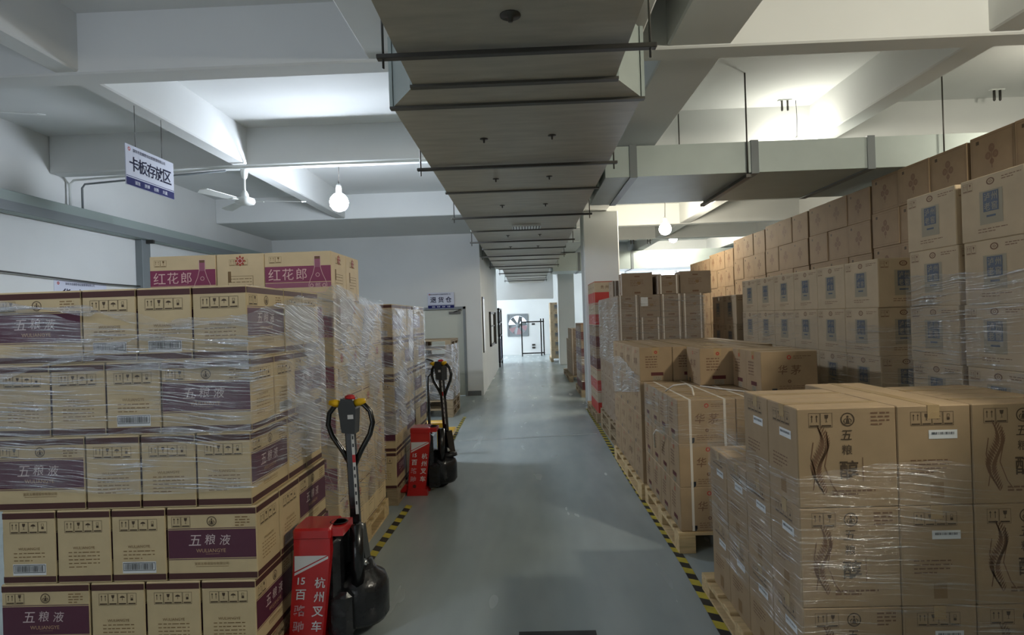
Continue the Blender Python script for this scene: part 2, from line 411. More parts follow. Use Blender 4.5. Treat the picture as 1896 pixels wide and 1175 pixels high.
b = MB(); b.box(1.04, 10.5, 0, 1.65, 11.1, BB + .02, 'plaster', .015); struct('wall_column_1', b)
b = MB(); b.box(1.06, 20.0, 0, 1.61, 20.55, BB + .02, 'plaster', .015); struct('wall_column_2', b)
b = MB(); b.box(1.035, 10.52, 0, 1.042, 10.56, 2.9, 'white_paint'); struct('trim_1', b)

# door
b = MB(); b.box(DX0, 12.62, .01, DX1, 12.66, DH, 'door_cream', .004); dr = struct('door_1', b)
b = MB(); t = .05
b.box(DX0 - t, 12.56, 0, DX0, 12.68, DH + t, 'grey_paint'); b.box(DX1, 12.56, 0, DX1 + t, 12.68, DH + t, 'grey_paint'); b.box(DX0 - t, 12.56, DH, DX1 + t, 12.68, DH + t, 'grey_paint')
b.build('door_frame', dr)
b = MB(); b.box(DX0 + .06, 12.57, .92, DX0 + .1, 12.62, 1.04, 'steel_dark'); b.tube([(DX0 + .08, 12.575, .98), (DX0 + .19, 12.575, .98)], .012, 'steel_dark'); b.build('door_handle', dr)
b = MB(); b.box(DX1 - .3, 12.57, DH - .1, DX1 - .06, 12.62, DH - .05, 'steel_dark'); b.tube([(DX1 - .2, 12.56, DH - .06), (DX1 - .04, 12.55, DH - .01)], .01, 'steel_dark'); b.build('door_closer', dr)
# hatch and board on the corridor wall
b = MB(); b.box(-.949, 12.85, .9, -.93, 13.35, 2.05, 'white_paint', .004); hb = b.build('notice_board'); tag(hb, 'tall white notice board on the corridor wall by its corner', 'board')
b = MB(); b.box(-.949, 12.84, .88, -.925, 12.86, 2.08, 'steel_dark'); b.box(-.949, 12.84, 2.05, -.925, 13.37, 2.08, 'steel_dark'); b.build('board_edge', hb)
hk = empty('wall_hatch', (-.95, 16, .9)); tag(hk, 'dark framed glazed hatch half way along the white corridor wall', 'hatch')
b = MB(); b.box(0, -.85, .0, .05, .85, .05, 'steel_dark'); b.box(0, -.85, .83, .05, .85, .88, 'steel_dark'); b.box(0, -.85, 0, .05, -.8, .88, 'steel_dark'); b.box(0, .78, 0, .09, .86, .88, 'steel_dark'); b.box(0, -.85, .5, .05, .85, .53, 'steel_dark'); b.build('hatch_frame', hk)
b = MB(); b.box(.005, -.8, .05, .015, .8, .83, 'white_paint'); b.build('hatch_panel', hk)

# exhaust fan
ef = empty('exhaust_fan', (-.39, 26.02, 1.29)); tag(ef, 'large square exhaust fan set in the bright far wall', 'fan')
b = MB(); q = .45
for x0, z0, x1, z1 in ((-q, -.49, q, -.44), (-q, .44, q, .49), (-q, -.44, -q + .05, .44), (q - .05, -.44, q, .44)): b.box(x0, -.05, z0, x1, .15, z1, 'grey_paint')
b.build('fan_housing', ef)
b = MB()
for k in range(24):
    a, c = 2 * PI * k / 24, 2 * PI * (k + 1) / 24
    b.add([(.4 * math.cos(a), 0, .4 * math.sin(a)), (.4 * math.cos(c), 0, .4 * math.sin(c)), (.62 * math.cos(c), 0, .62 * math.sin(c)), (.62 * math.cos(a), 0, .62 * math.sin(a))] if 0 else
          [(.41 * math.cos(a), -.03, .41 * math.sin(a)), (.41 * math.cos(c), -.03, .41 * math.sin(c)), (.41 * math.cos(c), .12, .41 * math.sin(c)), (.41 * math.cos(a), .12, .41 * math.sin(a))], [(0, 1, 2, 3)], 'grey_paint')
for k in range(24):          # square face plate round the hole
    pt = []
    for a in (2 * PI * k / 24, 2 * PI * (k + 1) / 24):
        c_, s_ = math.cos(a), math.sin(a); f = .46 / max(abs(c_), abs(s_)); pt.append(((.41 * c_, .41 * s_), (f * c_, f * s_)))
    (p0, q0), (p1, q1) = pt
    b.add([(p0[0], -.03, p0[1]), (q0[0], -.03, q0[1]), (q1[0], -.03, q1[1]), (p1[0], -.03, p1[1])], [(0, 1, 2, 3)], 'grey_paint')
b.build('fan_shroud', ef)
b = MB(); b.lathe([(.02, -.06), (.09, -.05), (.09, .06), (.02, .07)], (0, .04, 0), 'grey_paint', axis='y'); b.build('fan_hub', ef)
for k in range(6):
    b = MB(); M = Matrix.Translation((0, .04, 0)) @ Matrix.Rotation(k * PI / 3 + .3, 4, 'Y') @ Matrix.Rotation(.5, 4, 'X')
    vs = [(-.05, -.004, .07), (.05, -.004, .07), (.12, -.004, .39), (-.06, -.004, .4), (-.05, .004, .07), (.05, .004, .07), (.12, .004, .39), (-.06, .004, .4)]
    vs = [(x, y, z) for x, y, z in vs]
    M = Matrix.Translation((0, .04, 0)) @ Matrix.Rotation(k * PI / 3 + .3, 4, 'Y') @ Matrix.Rotation(.45, 4, 'Z')
    b.add([M @ Vector(v) for v in vs], [(0, 1, 2, 3), (7, 6, 5, 4), (0, 4, 5, 1), (1, 5, 6, 2), (2, 6, 7, 3), (3, 7, 4, 0)], 'grey_paint'); b.build('fan_blade', ef)
b = MB(); b.box(-3, 27.2, -1, 2.5, 27.3, 1.25, 'outside'); struct('wall_outside', b)

# ------------------------------------------------------------------ air ducts
DZ = 2.90
dk = empty('air_duct', (0, 0, DZ)); tag(dk, 'long grey sheet metal air duct running above the aisle', 'duct')
def duct_run(secs, ztop, name):
    b = MB(); vs = []; fs = []
    for y, xl, xr in secs: vs += [(xl, y, 0), (xr, y, 0), (xr, y, ztop), (xl, y, ztop)]
    for i in range(len(secs) - 1):
        o = i * 4
        b.add([vs[o], vs[o + 1], vs[o + 5], vs[o + 4]], [(3, 2, 1, 0)], 'galvanised')
        for p, q_ in ((1, 2), (2, 3), (3, 0)): b.add([vs[o + p], vs[o + q_], vs[o + 4 + q_], vs[o + 4 + p]], [(0, 1, 2, 3)], 'duct_side')
    b.add(vs[:4], [(0, 1, 2, 3)], 'duct_side'); b.add(vs[-4:], [(3, 2, 1, 0)], 'duct_side')
    return b.build(name, dk)
duct_run([(-6, -.585, .53), (3.3, -.585, .53), (3.62, -.77, .735), (15.6, -.77, .76), (16.0, -.6, .66), (22.2, -.6, .66)], .42, 'duct_body')
for y, xl, xr in ((3.3, -.6, .545), (3.62, -.785, .75), (6.1, -.785, .775), (8.85, -.785, .775), (11.2, -.785, .775), (13.4, -.785, .775), (15.8, -.7, .72), (17.4, -.62, .68), (18.6, -.62, .68), (19.8, -.62, .68), (21.2, -.62, .68), (.9, -.6, .545)):
    b = MB(); b.box(xl, y - .022, -.014, xr, y + .022, .0, 'duct_seam'); b.box(xl, y - .022, -.0, xl + .02, y + .022, .42, 'duct_side'); b.box(xr - .02, y - .022, -.0, xr, y + .022, .42, 'duct_side'); b.build('seam_flange', dk)
for y, xl, xr in ((2.87, -.68, .66), (5.03, -.88, .80), (7.52, -.90, .86), (9.95, -.90, .84), (12.3, -.90, .84), (14.7, -.88, .84), (17.0, -.75, .76), (20.4, -.72, .74)):
    b = MB(); b.box(xl, y - .02, -.038, xr, y + .02, -.015, 'steel_dark', .003)
    hg = b.build('hanger_bar', dk)
    for x in (xl + .03, xr - .03):
        b = MB(); b.tube([(x, y, -.08), (x, y, CEIL - DZ)], .006, 'steel_dark', 6); b.build('hanger_rod', hg)
for x, y in ((-.266, 4.32), (.224, 4.3), (-.244, 5.57), (.252, 5.55), (-.237, 6.89), (.259, 6.89), (-.25, 9.4), (.25, 9.4), (-.25, 10.9), (.25, 10.9)):
    b = MB(); b.lathe([(.03, 0), (.03, -.004), (.008, -.006), (.006, -.03)], (x, y, 0), 'steel_dark', 12); b.build('fixing_pin', dk)
b = MB(); b.lathe([(.045, 0), (.045, -.006), (.014, -.01), (.01, -.03)], (-.028, 2.57, 0), 'steel_dark', 16); b.build('fixing_pin', dk)
gr = MB(); gr.box(-.16, 8.35, -.03, .24, 8.6, -.002, 'white_paint')
for i in range(10): gr.box(-.15 + i * .04, 8.34, -.034, -.135 + i * .04, 8.61, -.03, 'steel_dark')
gr.build('air_grille', dk)
# lateral ducts
def lateral(y0, y1, z0, z1, x0, x1, label, seams):
    r = empty('branch_duct', (x0, y0, z0)); tag(r, label, 'duct')
    b = MB(); b.box(0, 0, 0, x1 - x0, y1 - y0, z1 - z0, 'duct_side'); b.build('duct_body', r)
    for x in seams:
        b = MB(); b.box(x - x0, -.012, -.012, x - x0 + .07, y1 - y0 + .012, z1 - z0 + .012, 'grey_paint'); b.build('seam_flange', r)
    return r
LD = lateral(5.7, 7.1, 2.90, 3.19, .79, 7.9, 'pale branch duct crossing right above the carton stacks', (1.02, 2.16, 3.24, 4.6))
for x in (2.12,):
    b = MB(); b.box(x - .79 - .025, -.04, -.055, x - .79 + .025, 1.45, -.02, 'steel_dark', .004); hb = b.build('hanger_bar', LD)
    for y in (0, 1.4):
        b = MB(); b.tube([(x - .79, y - .02, -.06), (x - .79, y - .02, CEIL - 2.9)], .008, 'steel_dark', 6); b.build('hanger_rod', hb)
for x, y in ((1.73, .9), (3.22, .9), (3.93, -.03), (3.9, 1.2)):
    b = MB(); b.tube([(x - .79, y, -.05 if y < 0 else .29), (x - .79, y, CEIL - 2.9)], .007, 'steel_dark', 6); b.build('hanger_rod', LD)
lateral(17.0, 18.2, 2.89, 3.39, .79, 7.9, 'farther branch duct leaving the main duct past the column', (1.5, 3.0))

# wall trunking, pipes
tk = empty('wall_trunking', (-5.35, 0, 2.85)); tag(tk, 'grey green trunking running along the left wall', 'trunking')
b = MB(); b.box(0, -3, 0, .16, 12.5, .21, 'tray_green', .006); b.build('trunking_body', tk)
b = MB(); b.box(.16, -3, .0, .175, 12.5, .1, 'grey_paint'); b.build('trunking_lip', tk)
for y in (3.2, 5.7, 8.2, 10.8):
    b = MB(); b.box(0, y, -.05, .2, y + .04, 0, 'steel_dark'); b.build('bracket', tk)
b = MB(); b.box(.0, 8.12, -1.35, .1, 8.3, -.0, 'grey_paint', .005); b.build('drop_duct', tk)
b = MB(); b.tube([(-5.3, 6.9, 3.06), (-5.3, 6.9, 3.34), (-5.25, 6.9, 3.38), (-3.3, 6.62, 3.38), (1.0, 6.62, 3.38)], .014, 'white_paint', 8)
tag(b.build('conduit_pipe'), 'white conduit along the second ceiling beam down to the wall trunking', 'pipe')
b = MB(); b.tube([(-5.2, 6.96, 3.06), (-5.2, 6.96, 3.30), (-5.15, 6.94, 3.34), (-3.3, 6.6, 3.345)], .012, 'grey_paint', 8)
tag(b.build('conduit_pipe'), 'thin grey conduit just under the white one, near trunking', 'pipe')
b = MB(); b.tube([(-5.3, -2, 2.42), (-5.3, 3, 2.33), (-5.3, 5.9, 2.245), (-5.3, 7.4, 2.2), (-5.3, 9, 2.21)], .009, 'wire', 6)
tag(b.build('wall_cable'), 'sagging dark cable strung along the left wall above a sign', 'cable')

# sockets under the ceiling on the right
def clip(x, y, z, label):
    r = empty('ceiling_clip', (x, y, z)); tag(r, label, 'clip')
    b = MB(); b.box(-.07, -.02, -.01, .07, .02, 0, 'white_paint'); b.build('base', r)
    for d in (-.03, .03):
        b = MB(); b.lathe([(.012, 0), (.012, -.1), (.006, -.11)], (d, 0, -.01), 'steel_dark', 8); b.build('peg', r)
clip(2.82, 6.45, CEIL, 'pair of dark pegs on ceiling between duct rods')
clip(5.0, 6.4, CEIL, 'pair of dark pegs on ceiling at far right')
clip(2.6, 14.5, BB, 'small pair of pegs under far beam, left of lamp')
clip(3.0, 14.5, BB, 'small pair of pegs under far beam, right of lamp')

# ------------------------------------------------------------------ lamps and fans
def lamp(x, y, z, top, label, glow='bulb_glow', sc=1.):
    top = z + (top - z) / sc
    r = empty('hanging_lamp', (x, y, z)); tag(r, label, 'lamp', 'hanging bulb lamps'); r.scale = (sc, sc, sc)
    b = MB(); b.tube([(0, 0, .15), (.01, 0, (top - z) * .6), (0, 0, top - z)], .006, 'wire', 6); b.build('cord', r)
    b = MB(); b.lathe([(.022, .19), (.03, .17), (.034, .085), (.03, .08)], (0, 0, 0), 'white_paint', 16); b.build('socket', r)
    b = MB(); b.lathe([(.03, .085), (.06, .07), (.095, .03), (.11, -.02), (.1, -.07), (.07, -.11), (.02, -.13)], (0, 0, 0), glow, 16); b.build('bulb', r)
lamp(-2.16, 7.0, 3.05, CEIL, 'glowing bulb hanging over the left side beyond the tall stack')
lamp(2.52, 10.75, 3.126, CEIL, 'glowing bulb over the right stacks beyond the branch duct', 'bulb_mid')
lamp(2.95, 6.48, 3.33, CEIL, 'small bulb hanging hidden just above the branch duct on the right', 'bulb_warm', .6)
lamp(-2.4, 1.3, 3.0, CEIL, 'bulb hanging just out of view above the nearest left stack', 'bulb_left')
lamp(3.0, 1.35, 3.25, CEIL, 'bulb hanging just behind the viewer over the right stacks', 'bulb_near')
lamp(4.9, 4.9, 3.3, CEIL, 'bulb hanging behind the top of the back row', 'bulb_weak')
lamp(4.0, 16.2, 3.62, CEIL, 'bulb tucked up between beams over the far right stacks', 'bulb_far')

def fan(x, y, z, top, a0, label):
    r = empty('ceiling_fan', (x, y, z)); tag(r, label, 'fan')
    b = MB(); b.lathe([(.03, top - z), (.045, top - z - .02), (.03, top - z - .1), (.014, top - z - .12)], (0, 0, 0), 'white_paint', 14); b.build('canopy', r)
    b = MB(); b.tube([(0, 0, .05), (0, 0, top - z - .1)], .012, 'white_paint', 8); b.build('down_rod', r)
    b = MB(); b.lathe([(.02, .12), (.04, .08), (.045, .05), (.1, .03), (.115, 0), (.1, -.03), (.04, -.045)], (0, 0, 0), 'white_paint', 20); b.build('motor', r)
    for k in range(3):
        b = MB(); M = Matrix.Rotation(a0 + k * 2 * PI / 3, 4, 'Z') @ Matrix.Rotation(.2, 4, 'X')
        b.box(.09, -.015, -.006, .2, .015, .004, 'white_paint', 0, M)
        vs = [(.18, -.045, 0), (.62, -.065, 0), (.66, 0, 0), (.62, .065, 0), (.18, .045, 0)]
        vs = vs + [(p[0], p[1], .006) for p in vs]
        b.add([M @ Vector(v) for v in vs], [(4, 3, 2, 1, 0), (5, 6, 7, 8, 9)] + [(i, (i + 1) % 5, (i + 1) % 5 + 5, i + 5) for i in range(5)], 'white_paint')
        b.build('fan_blade', r)
fan(-3.165, 6.76, 3.03, BB, .25, 'white ceiling fan under the crossing of two beams')
fan(-4.75, 4.9, 3.5, CEIL, .35, 'ceiling fan at the far left edge, only one blade showing')

# ------------------------------------------------------------------ signs
def sign(loc, rz, wd, ht, big, label, wires=None):
    r = empty('hanging_sign' if wires else 'wall_sign', loc, rz); tag(r, label, 'sign')
    b = MB(); b.box(-wd / 2, 0, -ht / 2, wd / 2, .008, ht / 2, 'sign_white', .002)
    F = Face(b, (0, 0, 0), (1, 0, 0), (0, 0, 1))
    F.rect(-wd / 2 + .004, -ht / 2 + .004, wd / 2 - .004, -ht * .30, 'sign_navy'); F.rect(-wd / 2 + .004, -ht * .275, wd / 2 - .004, -ht * .26, 'sign_navy')
    F.text('深圳市宏顺腾供应链管理有限公司', wd * -.03, ht * .385, ht * .085, 'sign_ink', .01)
    F.ring(-wd * .43, ht * .39, ht * .02, ht * .05, 'ink_red')
    k = len(big)
    for i, ch in enumerate(big): F.text(ch, wd * (.86 / k) * (i - (k - 1) / 2), ht * .05, ht * .36, 'sign_ink', .016)
    for i, ch in enumerate(('诚信', '拼搏', '创新', '共赢')): F.text(ch, wd * .19 * (i - 1.5), -ht * .39, ht * .10, 'sign_white', .01)
    b.build('board', r)
    if wires:
        for x in (-wd * .3, wd * .25):
            b = MB(); b.tube([(x, .004, ht / 2), (x, .004, wires)], .0025, 'wire', 5); b.build('wire', r)
    return r
sign((-3.085, 4.92, 2.905), PI / 2, .64, .325, '卡板存放区', 'blue and white sign hanging on two wires at the left', BB - 2.905)
sign((-1.785, 12.55, 2.02), 0, .56, .335, '退货仓', 'blue and white sign fixed above the cream door')
sign((-5.345, 7.1, 2.03), PI / 2, .85, .36, '货架区', 'sign on the left wall, mostly hidden behind nearest cartons')

# ------------------------------------------------------------------ cartons
PROTO = {}
def new_proto(kind, o, dims): PROTO[kind] = [o, dims, False]
ICE = 'ink'
def band_carton(barcode):
    L, Sx, H = .398, .240, .3230; b = MB(); b.box(-L / 2, -Sx / 2, 0, L / 2, Sx / 2, H, 'cream', .004)
    for i, F in enumerate(faces4(b, L, Sx, H)):
        wd = L if i < 2 else Sx
        for z in (-H / 2 + .008, H / 2 - .034): F.rect(-wd / 2 + .002, z, wd / 2 - .002, z + .026, 'strip_dark')
        if i < 2:
            F.rect(-wd / 2 + .004, -.062, wd / 2 - .004, .062, 'plum'); F.rect(-wd / 2 + .004, .066, wd / 2 - .004, .069, 'plum'); F.rect(-wd / 2 + .004, -.069, wd / 2 - .004, -.066, 'plum')
            for k, ch in enumerate('五粮液'): F.text(ch, (k - 1) * .066 - .008, .016 + (.003 if k == 1 else 0), .046, 'ink_white', .0, skew=.15)
            F.text('WULIANGYE', -.006, -.03, .016, 'gold', 0, 1.0); F.rect(-.03, -.046, .03, -.0445, 'gold')
            F.icons(-wd / 2 + .02, .074, .085, .046, 2, 'ink'); F.emblem(.0, .098, .022, 'ink')
            F.lines(wd / 2 - .095, wd / 2 - .03, .112, .012, 4, 'ink_soft', .005, 5)
            F.text('宜宾五粮液股份有限公司', -.005, -.087, .013, 'ink_soft'); F.rect(-.075, -.101, .07, -.099, 'ink_soft')
        else:
            F.icons(-.085, .062, .17, .052, 4, 'ink')
            F.text('WULIANGYE', .0, -.005, .012, 'ink_soft', 0, 1.0)
            F.lines(-.07, .07, -.027, .016, 5 if not barcode else 3, 'ink_soft', .004, 8)
    o = b.build('purple_band_carton')
    if barcode:
        b = MB(); F = Face(b, (-L / 2, 0, H / 2), (0, -1, 0), (0, 0, 1), .0012); F.barcode(-.075, -.122, .075, -.072, 4)
        b.build('barcode_label', o)
    return o, (.405, .248, .3235)
o, d = band_carton(False); new_proto('W', o, d)
o, d = band_carton(True); new_proto('Wb', o, d)

L, Sx, H = .424, .304, .3195; b = MB(); b.box(-L / 2, -Sx / 2, 0, L / 2, Sx / 2, H, 'cream_pale', .004)
for i, F in enumerate(faces4(b, L, Sx, H)):
    wd = L if i < 2 else Sx
    if i < 2:
        F.rect(-wd / 2 + .003, -.03, wd / 2 - .003, .07, 'magenta'); F.rect(-wd / 2 + .003, -.065, wd / 2 - .003, -.034, 'magenta_pale')
        for k, ch in enumerate('红花郎'): F.text(ch, -.15 + k * .086, .020, .072, 'ink_pink', .0)
        F.rect(-.16, -.025, .03, -.021, 'magenta_pale', 2)
        x = .125; bt = [(x - .019, .13), (x - .019, .06), (x - .03, .02), (x - .048, -.02), (x - .058, -.05), (x - .055, -.08), (x - .04, -.098)]
        full = bt + [(2 * x - a, c) for a, c in reversed(bt)]
        F.stroke(full + [full[0]], .003, 'ink_pink', 2.4); F.rect(x - .019, .06, x + .019, .128, 'magenta_pale', 1.6); F.rect(x - .02, .112, x + .02, .13, 'ink_brown', 2)
        F.ring(x, .012, .010, .013, 'ink_pink', 14, 1, 2.4); F.text('郎', x, -.055, .034, 'ink_pink', lift=2.6); F.ring(x - .04, -.055, .008, .012, 'ink_pink', 12, 1, 2.4); F.ring(x + .04, -.055, .008, .012, 'ink_pink', 12, 1, 2.4)
        F.icons(-wd / 2 + .03, .092, .08, .042, 2, 'ink_soft')
    else:
        F.icons(-.07, .085, .12, .04, 3, 'ink_soft'); F.disc(.0, .115, .022, 'ink_red', lift=2); F.ring(0, .115, .012, .017, 'ink_pink', lift=3)
        for k in range(8): F.disc(.027 * math.cos(k * PI / 4), .115 + .027 * math.sin(k * PI / 4), .006, 'ink_red', 8, 2)
        F.frame(-.08, -.13, .08, .02, .0025, 'ink_soft'); F.lines(-.07, .07, .0, .02, 4, 'ink_soft', .004, 4); F.rect(-.08, -.02, -.06, .05, 'ink_soft')
        F.rect(-wd / 2 + .02, -.15, wd / 2 - .02, -.144, 'maroon')
new_proto('H', b.build('magenta_band_carton'), (.428, .308, .32))

def tall_carton():
    L, Sx, H = .368, .272, .375; b = MB(); b.box(-L / 2, -Sx / 2, 0, L / 2, Sx / 2, H, 'kraft', .004)
    for i, F in enumerate(faces4(b, L, Sx, H)):
        wd = L if i < 2 else Sx
        if i < 2:
            F.icons(-.14, .115, .09, .055, 2, 'ink'); F.emblem(.005, .143, .026, 'ink'); F.lines(.09, .16, .162, .014, 4, 'ink_brown', .006, 6)
            F.text('五', .0, .085, .036, 'ink', .004, skew=.15); F.text('粮', .0, .03, .038, 'ink', .002); F.text('醇', .005, -.045, .07, 'ink', .012)
            F.rect(.055, -.09, .058, .0, 'ink_brown'); F.lines(-.06, .1, -.128, .012, 2, 'ink_brown', .007, 7)
            rnd = random.Random(3)
            for k in range(26):          # wheat-ear sketch
                t = k / 25; x = -.10 + .018 * math.sin(t * 7); z = .1 - t * .24; s_ = .008 + .009 * math.sin(t * PI)
                F.poly([(x, z), (x - s_, z + .012), (x - s_ * 1.4, z + .03), (x - s_ * .3, z + .014)], 'ink_brown'); F.poly([(x, z), (x + s_, z + .012), (x + s_ * 1.5, z + .028), (x + s_ * .3, z + .014)], 'ink_brown')
            F.stroke([(-.075, .10), (-.07, .04), (-.085, -.03), (-.06, -.1), (-.04, -.13)], .004, 'ink_brown'); F.stroke([(-.125, .06), (-.135, 0), (-.12, -.06), (-.13, -.12)], .004, 'ink_brown')
        else:
            F.icons(-.085, .112, .16, .052, 4, 'ink'); F.lines(-.09, .05, -.02, .015, 4, 'ink_brown', .005, 9); F.rect(-.02, -.16, .03, -.1, 'ink_soft')
    o = b.build('tall_kraft_carton')
    b = MB(); F = Face(b, (-L / 2, 0, H / 2), (0, -1, 0), (0, 0, 1), .0012); F.barcode(-.02, .062, .085, .095, 5, False); b.build('barcode_label', o)
    b = MB(); b.box(-L / 2 - .001, -.022, H - .05, -L / 2 + .0008, .022, H + .0012, 'tape_clear'); b.box(-L / 2, -.022, H + .0002, L / 2, .022, H + .0012, 'tape_clear'); b.box(L / 2 - .0008, -.022, H - .05, L / 2 + .001, .022, H + .0012, 'tape_clear'); b.build('packing_tape', o)
    return o, (.372, .276, .3755)
o, d = tall_carton(); new_proto('C', o, d)

def strap_carton(name, strap, mtl='kraft'):
    L, Sx, H = .386, .282, .2922; b = MB(); b.box(-L / 2, -Sx / 2, 0, L / 2, Sx / 2, H, mtl, .004)
    for i, F in enumerate(faces4(b, L, Sx, H)):
        wd = L if i < 2 else Sx
        if i < 2:
            F.ring(0, .105, .008, .015, 'ink_red'); F.text('华', -.045, .02, .065, 'ink_brown', .008, skew=.1); F.text('茅', .045, .018, .068, 'ink_brown', .008, skew=.1)
            F.ring(0, -.06, .004, .012, 'ink_brown'); F.lines(-.07, .1, -.095, .014, 3, 'ink_brown', .004, 3); F.lines(.03, .15, .11, .014, 2, 'ink_brown', .004, 4)
            F.rect(-.12, -.128, -.085, -.108, 'label_bar'); F.disc(-.1025, -.128, .0175, 'label_bar')
        else:
            F.rect(-.028, .085, .028, .143, 'tape_clear'); F.ring(0, .103, .005, .014, 'ink_red', lift=2)
            for r_ in range(5): F.lines(-.09, .08, .06 - r_ * .022, .02, 1, 'ink_brown', .009, 20 + r_)
            F.rect(-.045, -.098, .06, -.07, 'maroon'); F.rect(-.03, -.138, .045, -.102, 'stamp_grey'); F.icons(-.025, -.135, .06, .03, 2, 'ink')
    o = b.build(name)
    if strap:
        for x in (-.11, .12):
            b = MB(); t = .0015
            b.box(x - .008, -Sx / 2 - t, .002, x + .008, -Sx / 2, H + t, 'strap_white'); b.box(x - .008, Sx / 2, .002, x + .008, Sx / 2 + t, H + t, 'strap_white'); b.box(x - .008, -Sx / 2, H, x + .008, Sx / 2, H + t, 'strap_white')
            b.build('strap', o)
    b = MB(); b.box(-L / 2, -.022, H, L / 2, .022, H + .001, 'tape_clear'); b.build('packing_tape', o)
    return o, (.39, .286, .2925)
o, d = strap_carton('strapped_carton', True); new_proto('K', o, d)
o, d = strap_carton('kraft_carton', False); new_proto('K0', o, d)

def small_carton(sticker):
    L, Sx, H = .355, .239, .2566; b = MB(); b.box(-L / 2, -Sx / 2, 0, L / 2, Sx / 2, H, 'kraft_grey', .004)
    for i, F in enumerate(faces4(b, L, Sx, H)):
        F.rect(-.03, .08, .03, .095, 'ink_brown'); F.rect(-.035, -.11, .035, -.09, 'ink_brown'); F.lines(-.08, .07, .04, .02, 4, 'ink_brown', .006, 30 + i); F.disc(.02, .01, .02, 'ink_soft', lift=.6)
    o = b.build('brown_carton')
    if sticker:
        b = MB(); F = Face(b, (-L / 2, 0, H / 2), (0, -1, 0), (0, 0, 1), .0012); F.rect(-.1, .0, -.02, .1, 'label_white'); F.lines(-.09, -.03, .085, .016, 5, 'stamp_grey', .003, 12); b.build('paper_label', o)
    else:
        for y in (-.09, .09):
            b = MB(); b.box(-L / 2 - .0015, y - .007, .002, -L / 2, y + .007, H + .0015, 'strap_white'); b.box(-L / 2, y - .007, H, L / 2, y + .007, H + .0015, 'strap_white'); b.build('strap', o)
    return o, (.36, .243, .257)
o, d = small_carton(False); new_proto('G', o, d)
o, d = small_carton(True); new_proto('Gs', o, d)

L, Sx, H = .416, .338, .3281; b = MB(); b.box(-L / 2, -Sx / 2, 0, L / 2, Sx / 2, H, 'kraft_pale', .004)
for i, F in enumerate(faces4(b, L, Sx, H)):
    k = 1 if i < 2 else .8
    F.rect(-.075 * k, -.085, .075 * k, .085, 'stamp_grey'); F.rect(-.05 * k, -.022, .05 * k, .078, 'stamp_blue', 2)
    for q, ch in enumerate('泸州老窖'): F.text(ch, (-.024 if q % 2 == 0 else .024) * k, .052 if q < 2 else .004, .04, 'stamp_grey', .004, k, 3)
    F.ring(0, .128, .012, .018, 'ink_brown', 18, 1.5); F.ring(0, .128, .004, .007, 'ink_brown', 12, 1.5)
    F.lines(.07 * k, .19 * k, .135, .012, 2, 'ink_brown', .004, 3); F.icons(-.19 * k, .1, .07 * k, .045, 2, 'ink_brown'); F.lines(-.09 * k, .1 * k, -.11, .014, 2, 'ink_brown', .004, 5); F.rect(-.03, -.05, .03, -.04, 'stamp_blue', 2)
new_proto('S', b.build('stamped_carton'), (.42, .344, .3285))

L, Sx, H = .426, .298, .3221; b = MB(); b.box(-L / 2, -Sx / 2, 0, L / 2, Sx / 2, H, 'kraft_brown', .004)
for i, F in enumerate(faces4(b, L, Sx, H)):
    wd = L if i < 2 else Sx
    F.frame(-wd / 2 + .02, -H / 2 + .02, wd / 2 - .02, H / 2 - .02, .0025, 'ink_brown')
    for a, c, r_ in ((0, .05, .03), (-.035, .0, .028), (.035, .0, .028), (0, -.045, .02)):
        F.ring(a, c, r_ * .35, r_, 'ink_brown', 10); F.disc(a, c, r_ * .25, 'ink_brown', lift=2)
    F.rect(-.004, -.09, .004, .05, 'ink_brown', 1.5); F.rect(-.15 if i < 2 else -.1, .1, -.12 if i < 2 else -.07, .125, 'ink')
new_proto('T', b.build('brown_frame_carton'), (.43, .304, .3225))

def red_carton(name, a, c):
    L, Sx, H = .44, .30, .3279; b = MB(); b.box(-L / 2, -Sx / 2, 0, L / 2, Sx / 2, H, a, .004)
    for i, F in enumerate(faces4(b, L, Sx, H)):
        wd = L if i < 2 else Sx
        F.rect(-wd / 2 + .003, -.155, wd / 2 - .003, -.0, c); F.rect(-wd / 2 + .003, .15, wd / 2 - .003, .158, c)
        for k in range(4): F.text('贵州茅台'[k], (k - 1.5) * .07 * wd / .44, .075, .05 * wd / .44, 'ink_brown', .004)
    return b.build(name), (.445, .305, .3283)
o, d = red_carton('red_band_carton', 'kraft_pale', 'carton_red'); new_proto('E', o, d)
o, d = red_carton('maroon_band_carton', 'kraft_brown', 'maroon'); new_proto('F', o, d)

SEEN = {}
def put(kind, x, y, z, rot, label, group, cat='carton', sz=1., jit=.0009):
    """one carton: centre x, y, base z; rot 0 = long face towards the camera, 1 = short face"""
    p = PROTO[kind]
    if not p[2]: o = p[0]; p[2] = True
    else: o = copy_tree(p[0])
    r = (PI / 2 if rot else 0) + random.uniform(-.002, .002)
    if rot == 2: r = PI
    if rot == -1: r = -PI / 2 + random.uniform(-.002, .002)
    o.location = (x + random.uniform(-jit, jit), y + random.uniform(-jit, jit), z); o.rotation_euler = (0, 0, r); o.scale = (1, 1, sz)
    assert len(label.split()) <= 16, label
    SEEN[label] = SEEN.get(label, 0) + 1
    return tag(o, label, cat, group)

LAY = ['bottom', 'second', 'third', 'fourth', 'fifth', 'sixth', 'seventh', 'eighth']
NTH = ['first', 'second', 'third', 'fourth', 'fifth', 'sixth', 'seventh', 'eighth']
def lay(k, n): return 'top layer' if k == n - 1 else 'bottom layer' if k == 0 else LAY[k] + ' layer up'

